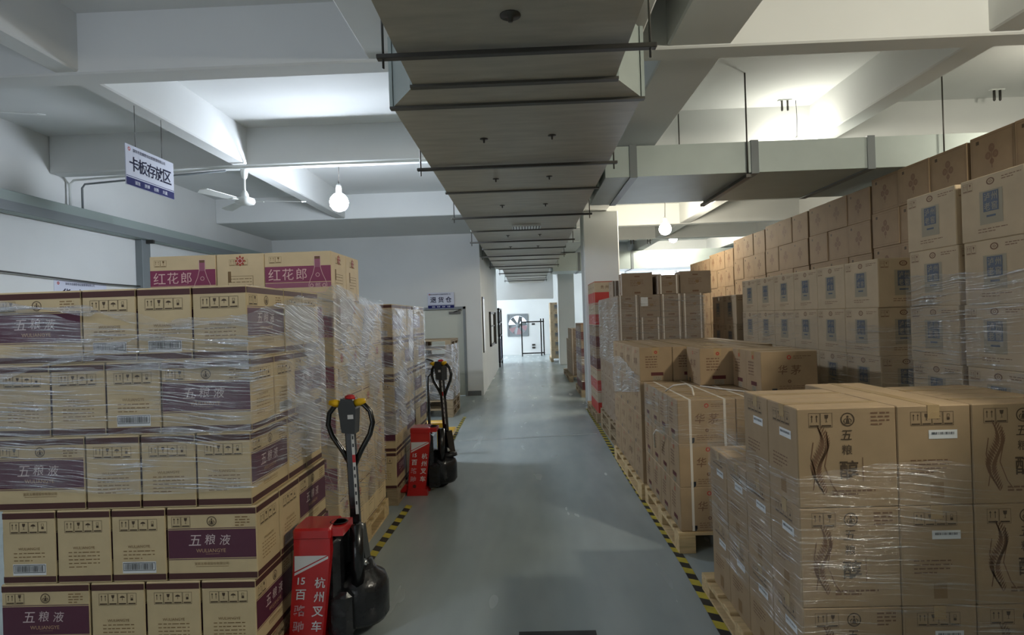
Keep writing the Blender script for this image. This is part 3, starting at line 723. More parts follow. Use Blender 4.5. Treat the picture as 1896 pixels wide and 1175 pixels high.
# pallets -------------------------------------------------------------
def make_pallet(m):
    r = empty('wooden_pallet')
    for i in range(7):
        b = MB(); y = -.6 + .05 + i * 1.1 / 6; b.box(-.55, y - .048, .118, .55, y + .048, .138, m, .003); b.build('deck_board', r)
    for x in (-.5, 0, .5):
        b = MB(); b.box(x - .05, -.6, .098, x + .05, .6, .118, m, .002); b.build('stringer_board', r)
        b = MB(); b.box(x - .05, -.6, 0, x + .05, .6, .018, m, .002); b.build('bottom_board', r)
        for y in (-.53, 0, .53):
            b = MB(); b.box(x - .05, y - .07, .018, x + .05, y + .07, .098, m, .003); b.build('block', r)
    return r
PAL = {'wood': [make_pallet('wood'), False], 'wood_grey': [make_pallet('wood_grey'), False]}
def pallet(x0, y0, x1, y1, z, label, m='wood', zs=1., group='pallets under the stacks'):
    p = PAL[m]
    if not p[1]: o = p[0]; p[1] = True
    else: o = copy_tree(p[0])
    o.location = ((x0 + x1) / 2, (y0 + y1) / 2, z); o.scale = ((x1 - x0) / 1.1, (y1 - y0) / 1.2, zs)
    return tag(o, label, 'pallet', group)

# stretch film --------------------------------------------------------
def film(x0, y0, x1, y1, z0, ztop, label, m='film_heavy', sides='FLBR', dz=.028, off=.007, amp=.006, zlow=None):
    """a skin of film around a stack; ztop / zlow may be functions of the distance s along the wrap"""
    x0 -= off; y0 -= off; x1 += off; y1 += off
    c = {'F': ((x0, y0), (x1, y0), (0, -1)), 'R': ((x1, y0), (x1, y1), (1, 0)), 'B': ((x1, y1), (x0, y1), (0, 1)), 'L': ((x0, y1), (x0, y0), (-1, 0))}
    order = 'FRBL'; start = 0
    if len(sides) < 4:
        start = next(i for i, k in enumerate(order) if k in sides and order[i - 1] not in sides)
    run = [order[(start + i) % 4] for i in range(4) if order[(start + i) % 4] in sides]
    cols = []; s = 0.
    for k in run:
        (ax, ay), (bx, by), nn = c[k]; l = math.hypot(bx - ax, by - ay); n = max(6, int(l / .045))
        for i in range(n + 1):
            t = i / n; cols.append((ax + (bx - ax) * t, ay + (by - ay) * t, nn, s + l * t, min(t, 1 - t)))
        s += l
    zt = ztop if callable(ztop) else (lambda q: ztop); zl = zlow if callable(zlow) else (lambda q: z0)
    rows = max(6, int((zt(0) - z0) / dz)); rnd = random.Random(len(label)); ph = [rnd.uniform(0, 6) for _ in range(6)]
    b = MB(); vs = []
    for x, y, nn, q, e in cols:
        a, c2 = zl(q), zt(q)
        for j in range(rows + 1):
            z = a + (c2 - a) * j / rows
            d = amp * (.5 + .25 * math.sin(z * 61 + q * 9 + ph[0]) + .25 * math.sin(z * 23 - q * 17 + ph[1])) * min(1, e * 8)
            vs.append((x + nn[0] * d, y + nn[1] * d, z + .004 * math.sin(q * 31 + ph[2]) * (j == rows)))
    R = rows + 1; fs = []
    for i in range(len(cols) - 1):
        fs += [(i * R + j, (i + 1) * R + j, (i + 1) * R + j + 1, i * R + j + 1) for j in range(rows)]
    b.add(vs, fs, m, True)
    o = b.build('stretch_film'); return tag(o, label, 'stretch film')

# ---- nearest left stack: purple band cartons, two alternating patterns
XR, Y0, Z0 = -1.222, 2.60, .150
L, Sx, H = .405, .248, .3235
st = 'nearest left stack'; g = 'purple band cartons of the nearest left stack'
pallet(XR - 1.15, Y0, XR, Y0 + .9, 0, 'pallet hidden under the nearest left stack of purple band cartons', 'wood_grey', 1.08)
for k in range(5):
    z = Z0 + .0 + k * H + .018; ly = lay(k, 5); sh = (0, .012, -.004, .006, .0)[k]; x = XR + sh
    nm = lambda face, p: 'cream carton, %s to front, %s, %s, %s' % (face, ly, p, st)
    if k % 2 == 0:       # long, short, short, short
        put('W', x - 3 * Sx - L / 2, Y0 + Sx / 2, z, 0, nm('purple band', 'leftmost'), g)
        for i in range(3):
            put('Wb' if k == 4 and i < 2 else 'W', x - (2.5 - i) * Sx, Y0 + L / 2, z, 1, nm('narrow end', ('second from left', 'third from left', 'at right corner')[i]), g)
        for i in range(2): put('W', x - L / 2, Y0 + L + (i + .5) * Sx, z, 0, 'cream carton, narrow end to aisle, %s, %s behind corner, %s' % (ly, ('just', 'far')[i], st), g)
        if k == 4:
            for i in range(2): put('W', x - L * 1.5 - .02, Y0 + L + (i + .5) * Sx, z, 0, 'cream carton inside top layer, %s inner row, %s' % (('nearer', 'farther')[i], st), g)
    else:                # short, short, short, long
        for i in range(3):
            put('Wb' if (k == 1 and i != 1) or (k == 3 and i == 2) else 'W', x - L - (2.5 - i) * Sx, Y0 + L / 2, z, 1, nm('narrow end', ('leftmost', 'second from left', 'third from left')[i]), g)
        put('W', x - L / 2, Y0 + Sx / 2, z, 0 if k != 1 else 2, nm('purple band', 'right corner'), g)
        put('Wb', x - L / 2, Y0 + Sx * 1.5, z, 2, 'cream carton, narrow end to aisle, %s, second back, %s' % (ly, st), g)
        put('W', x - Sx / 2, Y0 + 2 * Sx + L / 2, z, 1, 'cream carton, purple band to aisle, %s, rear corner, %s' % (ly, st), g)
b = MB(); b.box(XR - 1.15, Y0, .149, XR, Y0 + .9, .1675, 'wood_grey'); tag(b.build('slip_sheet'), 'thin board between nearest left pallet and its bottom cartons', 'board')
def ribbon(o, pts, wd):
    b = MB(); n = 40; vs = []
    for i in range(n + 1):
        t = i / n; k = min(int(t * (len(pts) - 1)), len(pts) - 2); u = t * (len(pts) - 1) - k; u = u * u * (3 - 2 * u)
        p = [pts[k][a] + (pts[k + 1][a] - pts[k][a]) * u for a in range(3)]; w_ = wd * (.6 + .4 * math.sin(i * .7))
        for j in range(5): vs.append((p[0], p[1] - .004 * math.sin(PI * j / 4), p[2] + w_ * (j / 4 - .5)))
    b.add(vs, [(i * 5 + j, (i + 1) * 5 + j, (i + 1) * 5 + j + 1, i * 5 + j + 1) for i in range(n) for j in range(4)], 'film_fold', True)
    return b.build('folded_band', o)
def f1(q):   # front runs 0..1.16 (left to right), then the aisle side
    if q < 1.16: return 1.66 + .09 * (1 - q / 1.16) - .07 * math.sin(PI * min(1, q / 1.16)) + .01 * math.sin(q * 9)
    return 1.66 + .1 * min(1, (q - 1.16) / .6)
fo = film(XR - 1.16, Y0, XR + .013, Y0 + .9, .86, f1, 'shiny clear film wrapped round upper layers of nearest left stack', 'film_heavy', 'FR', zlow=lambda q: .93 - .05 * math.sin(q * 2.1))
for pts, wd in (([(-2.37, 0, 1.73), (-1.9, 0, 1.69), (-1.55, 0, 1.62), (-1.215, 0, 1.63)], .05), ([(-2.37, 0, 1.40), (-1.95, 0, 1.50), (-1.7, 0, 1.57), (-1.215, 0, 1.53)], .035), ([(-2.37, 0, 1.5), (-1.9, 0, 1.49), (-1.5, 0, 1.45), (-1.215, 0, 1.46)], .035), ([(-2.37, 0, 1.46), (-1.9, 0, 1.43), (-1.5, 0, 1.44), (-1.215, 0, 1.43)], .03), ([(-1.95, 0, 1.14), (-1.7, 0, 1.165), (-1.4, 0, 1.15), (-1.215, 0, 1.16)], .035)):
    ribbon(fo, [(x, Y0 - .016, z) for x, y, z in pts], wd)
film(XR + .0, Y0 + .35, XR + .019, Y0 + .905, .9, 1.70, 'second crinkled film layer on aisle side of nearest left stack', 'film_slant', 'R')

# ---- second left stack: magenta band cartons
XR, Y0, Z0 = -1.215, 3.74, .142; L, Sx, H = .428, .308, .32
st = 'second left stack'; g = 'magenta band cartons of the second left stack'
pallet(XR - 1.17, Y0 - .02, XR + .015, Y0 + 1.24, 0, 'pale pallet under the second left stack, beside hazard tape', 'wood')
for k in range(6):
    z = Z0 + k * H; ly = lay(k, 6)
    put('H', XR - L / 2, Y0 + Sx / 2, z, 0, 'magenta band carton, %s, front right corner, %s' % (ly, st), g)
    if k >= 3:
        put('H', XR - L - Sx / 2, Y0 + L / 2, z, 1, 'cream carton, plain end forward, %s, middle of front, %s' % (ly, st), g)
        put('H', XR - L - Sx - L / 2, Y0 + Sx / 2, z, 0, 'magenta band carton, %s, left of front, %s' % (ly, st), g)
    for i in range(1, 2 if k == 5 else 4):
        put('H', XR - L / 2, Y0 + (i + .5) * Sx, z, 0, 'cream carton, %s, %s along aisle side, %s' % (ly, NTH[i], st), g)
film(XR - 1.17, Y0, XR, Y0 + 1.235, .3, lambda q: 1.80 if q < 1.17 else 1.86 - .10 * (q - 1.17), 'bright crinkled film round the second left stack', 'film_slant', 'FR', off=.006)
film(XR, Y0 + .1, XR + .012, Y0 + 1.24, 1.15, 1.78, 'extra film layer on upper aisle side of second left stack', 'film_heavy', 'R')

# ---- third left stack
XR, Y0, Z0 = -1.17, 5.2, .142; L, Sx, H = .405, .248, .3235
st = 'third left stack'; g = 'purple band cartons of the third left stack'
pallet(XR - 1.1, Y0, XR, Y0 + .92, 0, 'dark pallet under third left stack, behind a red jack', 'wood_grey')
pallet(XR - 1.1, Y0 + .95, XR, Y0 + 1.85, 0, 'pallet under the fourth left stack, beside a yellow jack', 'wood_grey')
for k in range(5):
    z = Z0 + k * H; ly = lay(k, 5); al = 'third left stack'; a4 = 'fourth left stack'
    if k % 2 == 0:
        for i in range(2): put('Wb' if k == 4 else 'W', XR - (.5 + i) * Sx, Y0 + L / 2, z, 1, 'cream carton, narrow end forward, %s, %s corner, %s' % (ly, ('at', 'left of')[i], al), g)
        for i in range(2): put('W', XR - L / 2, Y0 + L + (i + .5) * Sx, z, 0, 'cream carton, narrow end to aisle, %s, %s along, %s' % (ly, NTH[i + 1], al), g)
        put('W', XR - Sx / 2, Y0 + .96 + L / 2, z, 1, 'cream carton, purple band to aisle, %s, near corner, %s' % (ly, a4), g)
        put('W', XR - L / 2, Y0 + .96 + L + Sx / 2, z, 0, 'cream carton, narrow end to aisle, %s, rear, %s' % (ly, a4), g)
    else:
        put('W', XR - L / 2, Y0 + Sx / 2, z, 0, 'cream carton, purple band forward, %s, at corner, %s' % (ly, al), g)
        put('W', XR - L / 2, Y0 + Sx * 1.5, z, 0, 'cream carton, narrow end to aisle, %s, second along, %s' % (ly, al), g)
        put('W', XR - Sx / 2, Y0 + 2 * Sx + L / 2, z, 1, 'cream carton, purple band to aisle, %s, rear, %s' % (ly, al), g)
        put('W', XR - L / 2, Y0 + .96 + Sx / 2, z, 0, 'cream carton, narrow end to aisle, %s, near corner, %s' % (ly, a4), g)
        put('W', XR - Sx / 2, Y0 + .96 + Sx + L / 2, z, 1, 'cream carton, purple band to aisle, %s, rear, %s' % (ly, a4), g)
film(XR - .5, Y0, XR, Y0 + .905, .62, lambda q: 1.72, 'crinkled film round the third left stack', 'film_slant', 'FR')
film(XR - .5, Y0 + .955, XR, Y0 + 1.62, .7, lambda q: 1.76, 'crinkled film round the fourth left stack', 'film_heavy', 'FR')

# ---- stack of empty pallets by the door
for k in range(9):
    pallet(-2.32, 9.85, -1.26, 10.9, k * .1425, 'empty wooden pallet, %s from the bottom of the wrapped stack by the door' % (NTH + ['topmost'])[k] if k < 8 else 'topmost empty pallet of the wrapped stack by the door', 'wood_grey', 1., 'empty pallets stacked by the door')
film(-2.32, 9.85, -1.26, 10.9, .3, lambda q: 1.2, 'loose film round the stack of empty pallets', 'film_slant', 'FR')

# ---- front right stack: tall kraft cartons
XL, Y0, Z0 = 1.0, 2.28, .098; L, Sx, H = .372, .276, .3755
st = 'front right stack'; g = 'tall kraft cartons of the front right stack'
pallet(XL - .035, Y0 - .02, XL + 1.07, Y0 + 1.22, 0, 'pale pallet under the front right stack, touching hazard tape', 'wood', .7)
for k in range(3):
    z = Z0 + k * H; ly = lay(k, 3); n = 2 if k == 2 else 4; m_ = 2 if k == 2 else 3
    for i in range(n): put('C', XL + L / 2, Y0 + (i + .5) * Sx, z, 0, 'tall kraft carton, barcode to aisle, %s, %s back, %s' % (ly, NTH[i], st), g)
    for i in range(m_):
        if k == 2 or i == 0 or k == 1: put('C', XL + L + Sx / 2, Y0 + (i + .5) * L, z, 1, 'tall kraft carton, barcode forward, %s, middle row %s back, %s' % (ly, NTH[i], st), g)
    for i in range(n):
        if k == 2 or i == 0: put('C', XL + L + Sx + L / 2, Y0 + (i + .5) * Sx, z, 0, 'tall kraft carton, wheat print forward, %s, right row %s back, %s' % (ly, NTH[i], st), g)
film(XL, Y0, XL + 1.03, Y0 + 1.11, .30, lambda q: (.99 + .03 * math.sin(q * 5)), 'thin clear film round the front right stack', 'film_light', 'FL')

# ---- strapped stack behind it
XL, Y0, Z0 = .985, 4.03, .140; L, Sx, H = .39, .286, .2925
st = 'strapped stack'; g = 'strapped kraft cartons behind the front right stack'
pallet(XL - .02, Y0 - .02, XL + 1.2, Y0 + 1.13, 0, 'pallet under strapped cartons, second on the right', 'wood')
for k in range(3):
    z = Z0 + k * H; ly = lay(k, 3)
    for i in range(4): put('K' if i % 2 == 0 or k == 2 else 'K0', XL + L / 2, Y0 + (i + .5) * Sx, z, 0, 'strapped kraft carton, %s, %s along aisle side, second right stack' % (ly, NTH[i]), g)
    for c_ in (1, 2):
        for i in range(4 if k == 2 else 1): put('K', XL + (c_ + .5) * L, Y0 + (i + .5) * Sx, z, 0, 'strapped kraft carton, %s, %s column, %s back, second right stack' % (ly, ('middle', 'right')[c_ - 1], NTH[i]), g)
zt = Z0 + 3 * H + .0015
put('K0', 1.795, 4.17 + .143, zt, 0, 'lone kraft carton with dark characters, front of top, second right stack', g)
put('K0', 1.80, 4.17 + .43, zt, 0, 'kraft carton just behind lone front one, top, second right stack', g)
put('K0', 1.50, 4.78 + .195, zt, 1, 'kraft carton with round seal, middle of top, second right stack', g)
put('K0', 1.80, 4.78 + .195, zt, 1, 'kraft carton in back corner of top, second right stack', g)
film(XL, Y0, XL + 1.17, Y0 + 1.145, .70, lambda q: 1.022, 'clear film round top layer of the strapped second right stack', 'film_light', 'FL')
def loose_strap(pts, label):
    b = MB(); b.tube(pts, .006, 'strap_white', 6); tag(b.build('loose_strap'), label, 'strap')
loose_strap([(1.02, 4.5, 1.022), (1.06, 4.42, 1.07), (1.14, 4.36, 1.085), (1.17, 4.33, 1.06), (1.15, 4.22, 1.022)], 'white strap end curling up from top of strapped stack')
loose_strap([(1.34, 4.72, 1.024), (1.42, 4.5, 1.026), (1.55, 4.3, 1.024), (1.62, 4.2, 1.024)], 'white strap lying across the top of strapped stack')
loose_strap([(.97, 4.42, .72), (.93, 4.46, .74), (.92, 4.5, .70), (.95, 4.6, .58)], 'white strap end sticking out from side of strapped stack')

# ---- third right stack
XL, Y0, Z0 = .96, 5.2, .140
g = 'kraft cartons of the third right stack'
pallet(XL - .02, Y0 - .02, XL + 1.2, Y0 + 1.58, 0, 'long pallet under the third right stack', 'wood')
for k in range(4):
    z = Z0 + k * H; ly = lay(k, 4)
    for i in range(4): put('K0', XL + Sx / 2, Y0 + (i + .5) * L, z, 1, 'kraft carton, %s, %s along aisle side, third right stack' % (ly, NTH[i]), g)
    for c_ in (1, 2, 3):
        for i in range(4 if k == 3 else 1):
            if k >= 2: put('K0', XL + (c_ + .5) * Sx, Y0 + (i + .5) * L, z, 1, 'kraft carton, %s, %s column, %s back, third right stack' % (ly, ('second', 'third', 'right')[c_ - 1], NTH[i]), g)
film(XL, Y0, XL + 1.15, Y0 + 1.57, .72, lambda q: 1.12 + (.05 * math.sin(q * 3)), 'milky film round upper layers of the third right stack', 'film_milky', 'L', off=.008, zlow=lambda q: .74 + .12 * q)

# ---- fourth right stack, tall, brown small cartons
XL, Y0, Z0 = 1.04, 6.85, .276; L, Sx, H = .36, .243, .257
g = 'brown cartons of the fourth right stack'
pallet(XL - .02, Y0 - .02, XL + 1.05, Y0 + 1.8, 0, 'lower pallet under fourth right stack', 'wood_grey'); pallet(XL - .02, Y0 - .02, XL + 1.05, Y0 + 1.8, .138, 'upper pallet under fourth right stack', 'wood_grey')
for k in range(6):
    z = Z0 + k * H; ly = lay(k, 6)
    for c_ in range(4):
        if k >= 4 or c_ == 0: put('Gs' if (k == 5 and c_ == 1) else 'G', XL + (c_ + .5) * Sx, Y0 + L / 2, z, 1, 'brown carton, %s, %s from left across front, fourth right stack' % (ly, NTH[c_]), g)
    for i in range(1, 5): put('G', XL + Sx / 2, Y0 + (i + .5) * L, z, 1, 'brown carton, %s, %s along aisle side, fourth right stack' % (ly, NTH[i]), g)
    if k == 5:
        for c_ in (1, 2, 3):
            for i in (1, 2): put('G', XL + (c_ + .5) * Sx, Y0 + (i + .5) * L, z, 1, 'brown carton, inner top layer, %s from left, %s back, fourth right stack' % (NTH[c_], NTH[i]), g)
zt = Z0 + 6 * H + .002
for i, (x, y, r_, kd, s_) in enumerate(((1.16, 7.5, 1, 'G', .75), (1.27, 6.98 + .1, 0, 'G', 1.0), (1.50, 7.44, 1, 'G', 1.0), (1.61, 7.05, 1, 'G', .85), (1.93, 7.05, 0, 'Gs', 1.0))):
    put(kd, x + .02, y, zt, r_, 'brown carton lying loose on top of fourth right stack, %s from left' % NTH[i], g, sz=s_)
film(XL, Y0, XL + .98, Y0 + 1.8, 1.0, lambda q: 1.80, 'glinting film round the front of fourth right stack', 'film_heavy', 'FL')

# ---- red and maroon stacks before and past the column
XL, Y0, Z0 = 1.02, 8.95, .14; L, Sx, H = .445, .305, .3283
pallet(XL - .02, Y0, XL + 1.0, Y0 + 1.4, 0, 'pallet under red band cartons before the column', 'wood_grey')
for k in range(6):
    for i in range(3): put('E' if k in (0, 1, 4, 5) else 'F', XL + L / 2, Y0 + (i + .5) * Sx, Z0 + k * H, 0, '%s band carton, %s, %s back, before the first column' % ('red' if k in (0, 1, 4, 5) else 'maroon', lay(k, 6), NTH[i]), 'red band cartons before the column')
film(XL, Y0, XL + .45, Y0 + .92, .3, lambda q: 1.8, 'film round the red band cartons before the column', 'film_light', 'FL')
XL, Y0 = 1.05, 11.8
pallet(XL - .02, Y0, XL + 1.0, Y0 + 1.4, 0, 'pallet under maroon band cartons past the column', 'wood_grey')
for k in range(4):
    for i in range(4): put('F', XL + L / 2, Y0 + (i + .5) * Sx, Z0 + k * H, 0, 'maroon band carton, %s, %s back, past the first column' % (lay(k, 4), NTH[i]), 'maroon band cartons past the column')
for i in range(3): put('E', XL + .3 + L / 2, Y0 + .35 + (i + .5) * Sx, Z0 + 4 * H, 0, 'red band carton topping maroon ones, %s back, past the column' % NTH[i], 'maroon band cartons past the column')
film(XL, Y0, XL + .45, Y0 + 1.22, .3, lambda q: 1.4, 'film round the maroon band cartons past the column', 'film_light', 'FL')
XL, Y0 = 1.02, 14.6
pallet(XL - .02, Y0, XL + 1.0, Y0 + 2.4, 0, 'pallet under the small stack between the two columns', 'wood_grey')
for k in range(4):
    for i in range(5 if k < 3 else 3): put('G', XL + .18, Y0 + (i + .5) * .36 + .2, Z0 + k * .29, 1, 'brown carton, %s, %s back, low stack between the columns' % (lay(k, 4), NTH[i]), 'brown cartons between the columns', sz=1.12)
XL, Y0 = .84, 21.3
pallet(XL - .02, Y0, XL + 1.0, Y0 + 1.5, 0, 'pallet under the tall pale stack past the second column', 'wood_grey')
for k in range(6):
    for i in range(3): put('S', XL + .21, Y0 + (i + .5) * .344, .14 + k * .3285, 0, 'pale carton, %s, %s back, tall stack past second column' % (lay(k, 6), NTH[i]), 'pale cartons past the second column')

# ---- second row on the right: stamped cartons
def stamped(XL, Y0, nlen, nlay, ncol, z0, st, g, L=.42, H=.3285, short=0):
    for k in range(nlay):
        for i in range(nlen):
            put('S', XL + .172, Y0 + (i + .5) * L + (.01 * (k % 2)), z0 + k * H, -1, 'stamped pale carton, %s, %s from near end, %s' % (lay(k, nlay), NTH[i], st), g)
        for c_ in range(1, ncol):
            put('S', XL + .172 + c_ * .344, Y0 + .5 * L, z0 + k * H, -1, 'stamped pale carton, %s, %s behind the aisle face, %s' % (lay(k, nlay), ('one', 'two')[c_ - 1], st), g)
g = 'stamped cartons in the row behind the aisle stacks'
pallet(2.33, 2.42, 3.1, 3.75, 0, 'lower pallet under nearer stamped stack', 'wood_grey'); pallet(2.33, 2.42, 3.1, 3.75, .138, 'upper pallet under nearer stamped stack', 'wood_grey')
stamped(2.35, 2.38, 3, 6, 1, .278, 'nearer stamped stack', g, L=.455)
pallet(2.33, 1.0, 3.1, 2.35, 0, 'pallet under the unseen shading stack beside the viewer', 'wood_grey'); pallet(2.33, 1.0, 3.1, 2.35, .138, 'upper pallet under the unseen shading stack beside the viewer', 'wood_grey')  # out-of-view stack added to keep lamp light off the front right stack
stamped(2.35, 1.02, 3, 6, 1, .278, 'unseen shading stack beside viewer', g, L=.44)
film(2.35, 2.38, 2.7, 3.75, .3, lambda q: 1.78 - .03 * q, 'glinting film round the nearer stamped stack', 'film_heavy', 'L')
pallet(2.33, 4.05, 3.1, 6.6, 0, 'lower pallet under farther stamped stack', 'wood_grey'); pallet(2.33, 4.05, 3.1, 6.6, .138, 'upper pallet under farther stamped stack', 'wood_grey')
stamped(2.35, 4.06, 6, 5, 2, .278, 'farther stamped stack', g)
film(2.35, 4.06, 3.05, 6.58, .7, lambda q: 1.57 - .10 * max(0., min(1., (q - 1.2) / 1.3)), 'film round the middle layers of the farther stamped stack', 'film_light', 'FL')
pallet(2.3, 6.68, 3.0, 8.0, 0, 'pallet under the short stamped stack at the back', 'wood_grey')
stamped(2.32, 6.7, 2, 5, 1, .14, 'short back stamped stack', g)

# ---- third row: brown framed cartons up to the beams
g = 'brown framed cartons of the back row'; L = .43
for gi, (y, top) in enumerate(((3.42, 2.86), (4.74, 2.85), (6.06, 2.80), (7.39, 2.79), (8.71, 2.76), (10.03, 2.65), (11.35, 2.60))):
    pallet(3.43, y, 4.4, y + 1.3, 0, 'pallet under the %s back row block of brown cartons' % NTH[gi], 'wood_grey')
    hh = (top - .14) / 8
    for k in range(8):
        for i in range(3):
            put('T', 3.45 + .152 + (.006 * ((k + i) % 2)), y + (i + .5) * L, .14 + k * hh, -1, 'brown framed carton, %s, %s in %s back row block from viewer' % (lay(k, 8), NTH[i], NTH[gi]), g, sz=hh / .3225)

# ------------------------------------------------------------------ pallet jacks
def make_jack():
    r = empty('electric_pallet_jack')
    for y0, y1 in ((-.27, -.225), (-.125, -.08)):      # chassis cheeks; the tiller side points to +x
        b = MB(); pts = [(-.06, .06), (.10, .06), (.155, .50), (.155, .57), (-.02, .57), (-.022, .50)]
        b.prism(pts, y0, y1, 'red_paint')
        b.prism([(-.07, .0), (.12, .0), (.115, .06), (-.06, .06)], y0 - .012, y1 + .012, 'red_paint')
        if y0 < -.2:
            F = Face(b, (0, y0, 0), (1, 0, 0), (0, 0, 1), .0015)
            F.poly([(-.02, .415), (-.018, .49), (.14, .49)], 'decal_white'); F.poly([(-.022, .395), (.145, .475), (.145, .487), (-.02, .408)], 'decal_white')
            for ch, xx, zz, hh, mm in (('15', .012, .37, .034, 'decal_white'), ('百', .006, .305, .05, 'decal_white'), ('骆', -.002, .228, .054, 'decal_pink'), ('驰', -.01, .15, .054, 'decal_pink'),
                                       ('杭', .102, .36, .052, 'decal_white'), ('州', .094, .292, .05, 'decal_white'), ('叉', .086, .222, .05, 'decal_white'), ('车', .078, .152, .052, 'decal_white')):
                F.text(ch, xx, zz, hh, mm, .016, 1.0, skew=.12)
            F.disc(.0, .085, .017, 'maroon', 16)
        b.build('side_panel', r)
    b = MB(); b.prism([(-.022, .57), (.215, .575), (.215, .612), (-.022, .618)], -.25, -.09, 'red_paint'); b.box(-.025, -.275, .565, .16, -.075, .62, 'red_paint', .01)
    b.lathe([(.045, .6195), (.04, .6215), (.036, .6195)], (.17, -.17, 0), 'black_plastic', 20); b.build('top_plate', r)
    b = MB(); b.box(-.15, -.25, .02, -.05, -.1, .1, 'red_paint', .01); b.build('fork', r)
    b = MB(); b.tube([(.235, -.1, .25), (.235, -.1, .58)], .035, 'black_paint', 16); b.build('lift_cylinder', r)
    b = MB(); b.box(.06, -.2, .22, .17, .1, .55, 'film_black', .03); b.build('battery_box', r)
    b = MB(); b.box(.10, -.20, .04, .225, -.03, .27, 'film_black', .025); b.lathe([(.13, .06), (.15, .09), (.15, .24), (.135, .28), (.09, .31), (.07, .36)], (.215, .0, 0), 'film_black', 24); b.build('drive_cover', r)
    b = MB(); b.lathe([(.04, -.04), (.105, -.04), (.115, -.03), (.115, .03), (.105, .04), (.04, .04)], (.2, .03, .115), 'rubber', 24, 'y'); b.build('drive_wheel', r)
    ti = empty('tiller'); ti.parent = r; ti.location = (.215, 0, .295); ti.rotation_euler = (0, -.03, 0)
    b = MB(); b.prism([(-.05, .02), (.055, .02), (.035, .24), (-.04, .24)], -.045, .045, 'black_paint'); b.lathe([(.085, 0), (.085, .03), (.03, .05)], (0, 0, 0), 'black_plastic', 18); b.build('tiller_bracket', ti)
    b = MB(); b.lathe([(.018, -.01), (.018, .01)], (.045, -.06, .07), 'chrome', 10, 'y'); b.tube([(.02, -.055, .05), (.045, -.06, .09), (.06, -.055, .06)], .011, 'chrome', 8); b.build('lever', ti)
    b = MB(); b.box(-.028, -.02, .24, .022, .02, .88, 'black_paint', .006); b.build('tiller_bar', ti)
    b = MB(); F = Face(b, (.006, -.0205, .56), (1, 0, 0), (0, 0, 1), .001); F.rect(-.0, -.25, .016, .2, 'label_white')
    F.rect(0, .02, .016, .06, 'button_red', 2)
    for z in (-.2, -.15, -.11, -.06, -.02, .1, .14): F.rect(.004, z, .012, z + .018, 'label_bar', 2)
    b.build('warning_sticker', ti)
    b = MB()
    left = [(-.01, 0, .56), (-.05, 0, .64), (-.10, 0, .72), (-.118, 0, .78), (-.108, 0, .84), (-.075, 0, .878), (-.03, 0, .888)]
    b.tube(left, .014, 'black_paint', 10); b.build('handle_loop', ti)
    b = MB(); b.tube([(-p[0] + .0, p[1], p[2]) for p in left], .014, 'black_paint', 10); b.build('handle_loop', ti)
    b = MB(); b.prism([(-.035, .74), (.032, .73), (.045, .86), (.03, .91), (-.03, .915), (-.048, .87)], -.045, .04, 'grey_plastic')
    F = Face(b, (.015, -.045, .82), (1, 0, 0), (0, 0, 1), .001); F.rect(-.014, -.01, .016, .012, 'decal_white'); b.build('control_head', ti)
    for s_ in (-1, 1):
        b = MB(); b.tube([(s_ * .03, -.01, .885), (s_ * .065, -.03, .895), (s_ * .095, -.035, .90)], [.018, .02, .012], 'yellow_plastic', 10); b.build('thumb_switch', ti)
    b = MB(); b.lathe([(.028, .905), (.026, .925), (.012, .932)], (.006, 0, 0), 'button_red', 16); b.build('stop_button', ti)
    return r
j1 = make_jack(); j1.location = (-1.135, 3.13, 0); j1.rotation_euler = (0, 0, .0)
tag(j1, 'red and black electric pallet jack nearest the viewer, by the left stacks', 'pallet jack', 'red electric pallet jacks')
j2 = copy_tree(j1); j2.location = (-1.08, 5.76, 0); tag(j2, 'farther red electric pallet jack, in front of the third left stack', 'pallet jack', 'red electric pallet jacks')
for ch in j2.children:
    if ch.name.startswith('tiller'): ch.rotation_euler = (0, math.radians(-4), math.radians(-30)); ch.location.x += .07
j1.scale = (1, 1, 1)

hj = empty('hand_pallet_jack', (-1.3, 7.25, 0)); tag(hj, 'yellow hand pallet jack parked behind the second red jack', 'pallet jack')
for x in (-.18, .18):
    b = MB(); M = Matrix.Translation((x, .1, 0)); b.add([M @ Vector(v) for v in [(-.08, 0, .05), (.08, 0, .05), (.08, 1.15, .05), (-.08, 1.15, .05), (-.08, 0, .11), (.08, 0, .11), (.07, 1.15, .085), (-.07, 1.15, .085)]],
          [(3, 2, 1, 0), (4, 5, 6, 7), (0, 1, 5, 4), (1, 2, 6, 5), (2, 3, 7, 6), (3, 0, 4, 7)], 'yellow_paint'); b.build('fork', hj)
b = MB(); b.box(-.27, -.02, .06, .27, .1, .38, 'yellow_paint', .02); b.build('fork_frame', hj)
b = MB(); b.box(-.08, -.14, .1, .08, -.02, .36, 'black_paint', .02); b.tube([(0, -.09, .2), (0, -.09, .5)], .035, 'black_paint'); b.build('pump', hj)
for x in (-.07, .07):
    b = MB(); b.lathe([(.03, -.025), (.09, -.025), (.09, .025), (.03, .025)], (x, -.12, .09), 'rubber', 20, 'x'); b.build('steer_wheel', hj)
b = MB(); b.tube([(.1, -.12, .3), (.1, -.14, .95)], .017, 'black_paint'); b.build('tiller_bar', hj)
b = MB(); b.tube([(.1, -.14, .93), (.03, -.14, 1.0), (.03, -.145, 1.12), (.1, -.145, 1.15), (.17, -.145, 1.12), (.17, -.14, 1.0)], .012, 'black_paint', 8, closed=True); b.build('handle_loop', hj)

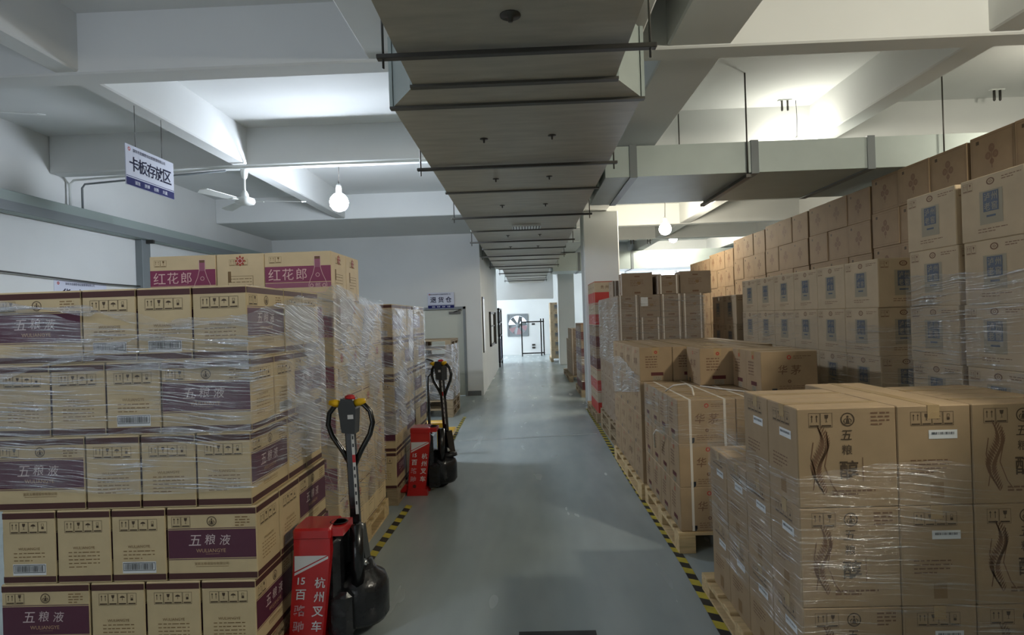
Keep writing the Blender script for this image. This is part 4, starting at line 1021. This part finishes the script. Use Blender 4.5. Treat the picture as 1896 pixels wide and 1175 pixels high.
# ------------------------------------------------------------------ floor tapes
def tape(pts, wd, per, label):
    b = MB(); s = 0.; acc = []
    for a, c in zip(pts, pts[1:]):
        a = Vector(a); c = Vector(c); l = (c - a).length; acc.append((s, a, c, l)); s += l
    def at(q):
        for s0, a, c, l in acc:
            if q <= s0 + l or (s0, a, c, l) == acc[-1]: return a + (c - a) * ((q - s0) / l), (c - a).normalized()
    q = 0.; i = 0; h = wd / 2; k = .03
    while q < s - per / 2:
        e = min(q + per / 2, s)
        p0, d0 = at(q); p1, d1 = at(e); n0 = Vector((-d0.y, d0.x)); n1 = Vector((-d1.y, d1.x))
        q0 = p0 + n0 * h + d0 * k; q1 = p0 - n0 * h; q2 = p1 - n1 * h; q3 = p1 + n1 * h + d1 * k
        b.add([(v.x, v.y, .0022) for v in (q0, q1, q2, q3)], [(0, 1, 2, 3)], 'tape_yellow' if i % 2 == 0 else 'tape_black'); q = e; i += 1
    tag(b.build('hazard_tape'), label, 'floor tape')
tape([(.925, 2.2), (.935, 3.07), (.957, 3.9), (.953, 6.1), (.985, 8.6), (1.0, 10.4)], .055, .165, 'black and yellow hazard tape along the right side of the aisle')
tape([(-1.15, 3.4), (-1.115, 4.0), (-1.072, 5.2)], .06, .17, 'black and yellow hazard tape between the two red jacks')
tape([(-1.03, 7.2), (-1.06, 8.5), (-1.07, 9.9)], .05, .17, 'hazard tape in front of the stack of empty pallets')
def line(pts, wd, label):
    b = MB()
    for a, c in zip(pts, pts[1:]):
        a = Vector(a); c = Vector(c); d = (c - a).normalized(); n = Vector((-d.y, d.x)) * wd / 2
        b.add([(v.x, v.y, .0018) for v in (a + n, a - n, c - n, c + n)], [(0, 1, 2, 3)], 'line_pale')
    tag(b.build('floor_line'), label, 'floor line')
line([(-.95, 7.9), (.9, 8.15)], .03, 'pale worn line crossing the aisle floor')

b = MB(); b.box(-.09, 2.55, 0, .30, 3.055, .004, 'tape_black'); tag(b.build('floor_tone'), 'thin dark rectangle on the floor at the bottom of the view', 'mat')  # thin dark rectangle on the floor near the viewer
# ------------------------------------------------------------------ far end
mf = empty('metal_frame', (.2, 24.9, 0)); tag(mf, 'black metal stand standing free before the far wall', 'stand')
for x, y in ((-.42, 0), (.38, 0), (.5, .5)):
    b = MB(); b.box(x - .025, y - .025, 0, x + .025, y + .025, 1.55, 'black_paint'); b.build('post', mf)
for z in (.1, 1.4):
    b = MB(); b.box(-.42, -.02, z, .38, .02, z + .05, 'black_paint'); b.build('rail', mf)
for z in (.1, 1.4):
    b = MB(); b.box(.37, 0, z, .52, .5, z + .05, 'black_paint'); b.build('rail', mf)
rk = empty('storage_rack', (-.92, 20.6, 0)); tag(rk, 'dark storage rack with navy bundles at the far left', 'rack')
for x in (-.6, 0):
    for y in (-.9, .9):
        b = MB(); b.box(x - .03, y - .03, 0, x + .03, y + .03, 1.95, 'black_paint'); b.build('post', rk)
for z in (.15, 1.0, 1.45, 1.9):
    b = MB(); b.box(-.63, -.93, z, .03, .93, z + .04, 'steel_dark'); b.build('shelf', rk)
for z, n, h in ((.19, 3, .7), (1.04, 3, .35), (1.49, 3, .36)):
    for i in range(n):
        b = MB(); b.box(-.55, -.82 + i * .56, z, .0, -.36 + i * .56, z + h, 'navy' if z < 1 else 'black_plastic', .03)
        tag_o = b.build('fabric_bundle'); tag_o.location = (-.92, 20.6, 0)
        tag(tag_o, '%s bundle on the far rack, %s shelf, %s back' % ('navy' if z < 1 else 'black', {.19: 'lowest', 1.04: 'middle', 1.49: 'upper'}[z], NTH[i]), 'bundle', 'bundles on the far rack')
for k, (x, z) in enumerate(((.28, 1.32), (.27, .42), (.27, .3))):
    b = MB(); b.box(x - .07, 25.97, z - .04, x + .07, 26.0, z + .04, 'steel_dark', .008); tag(b.build('wall_socket'), ('dark switch box on far wall right of the fan', 'upper dark socket low on the far wall', 'lower dark socket low on the far wall')[k], 'socket')

for kind, p in PROTO.items():
    assert p[2], kind
for l_, n_ in SEEN.items():
    if n_ > 1: print('DUPLABEL', n_, l_)
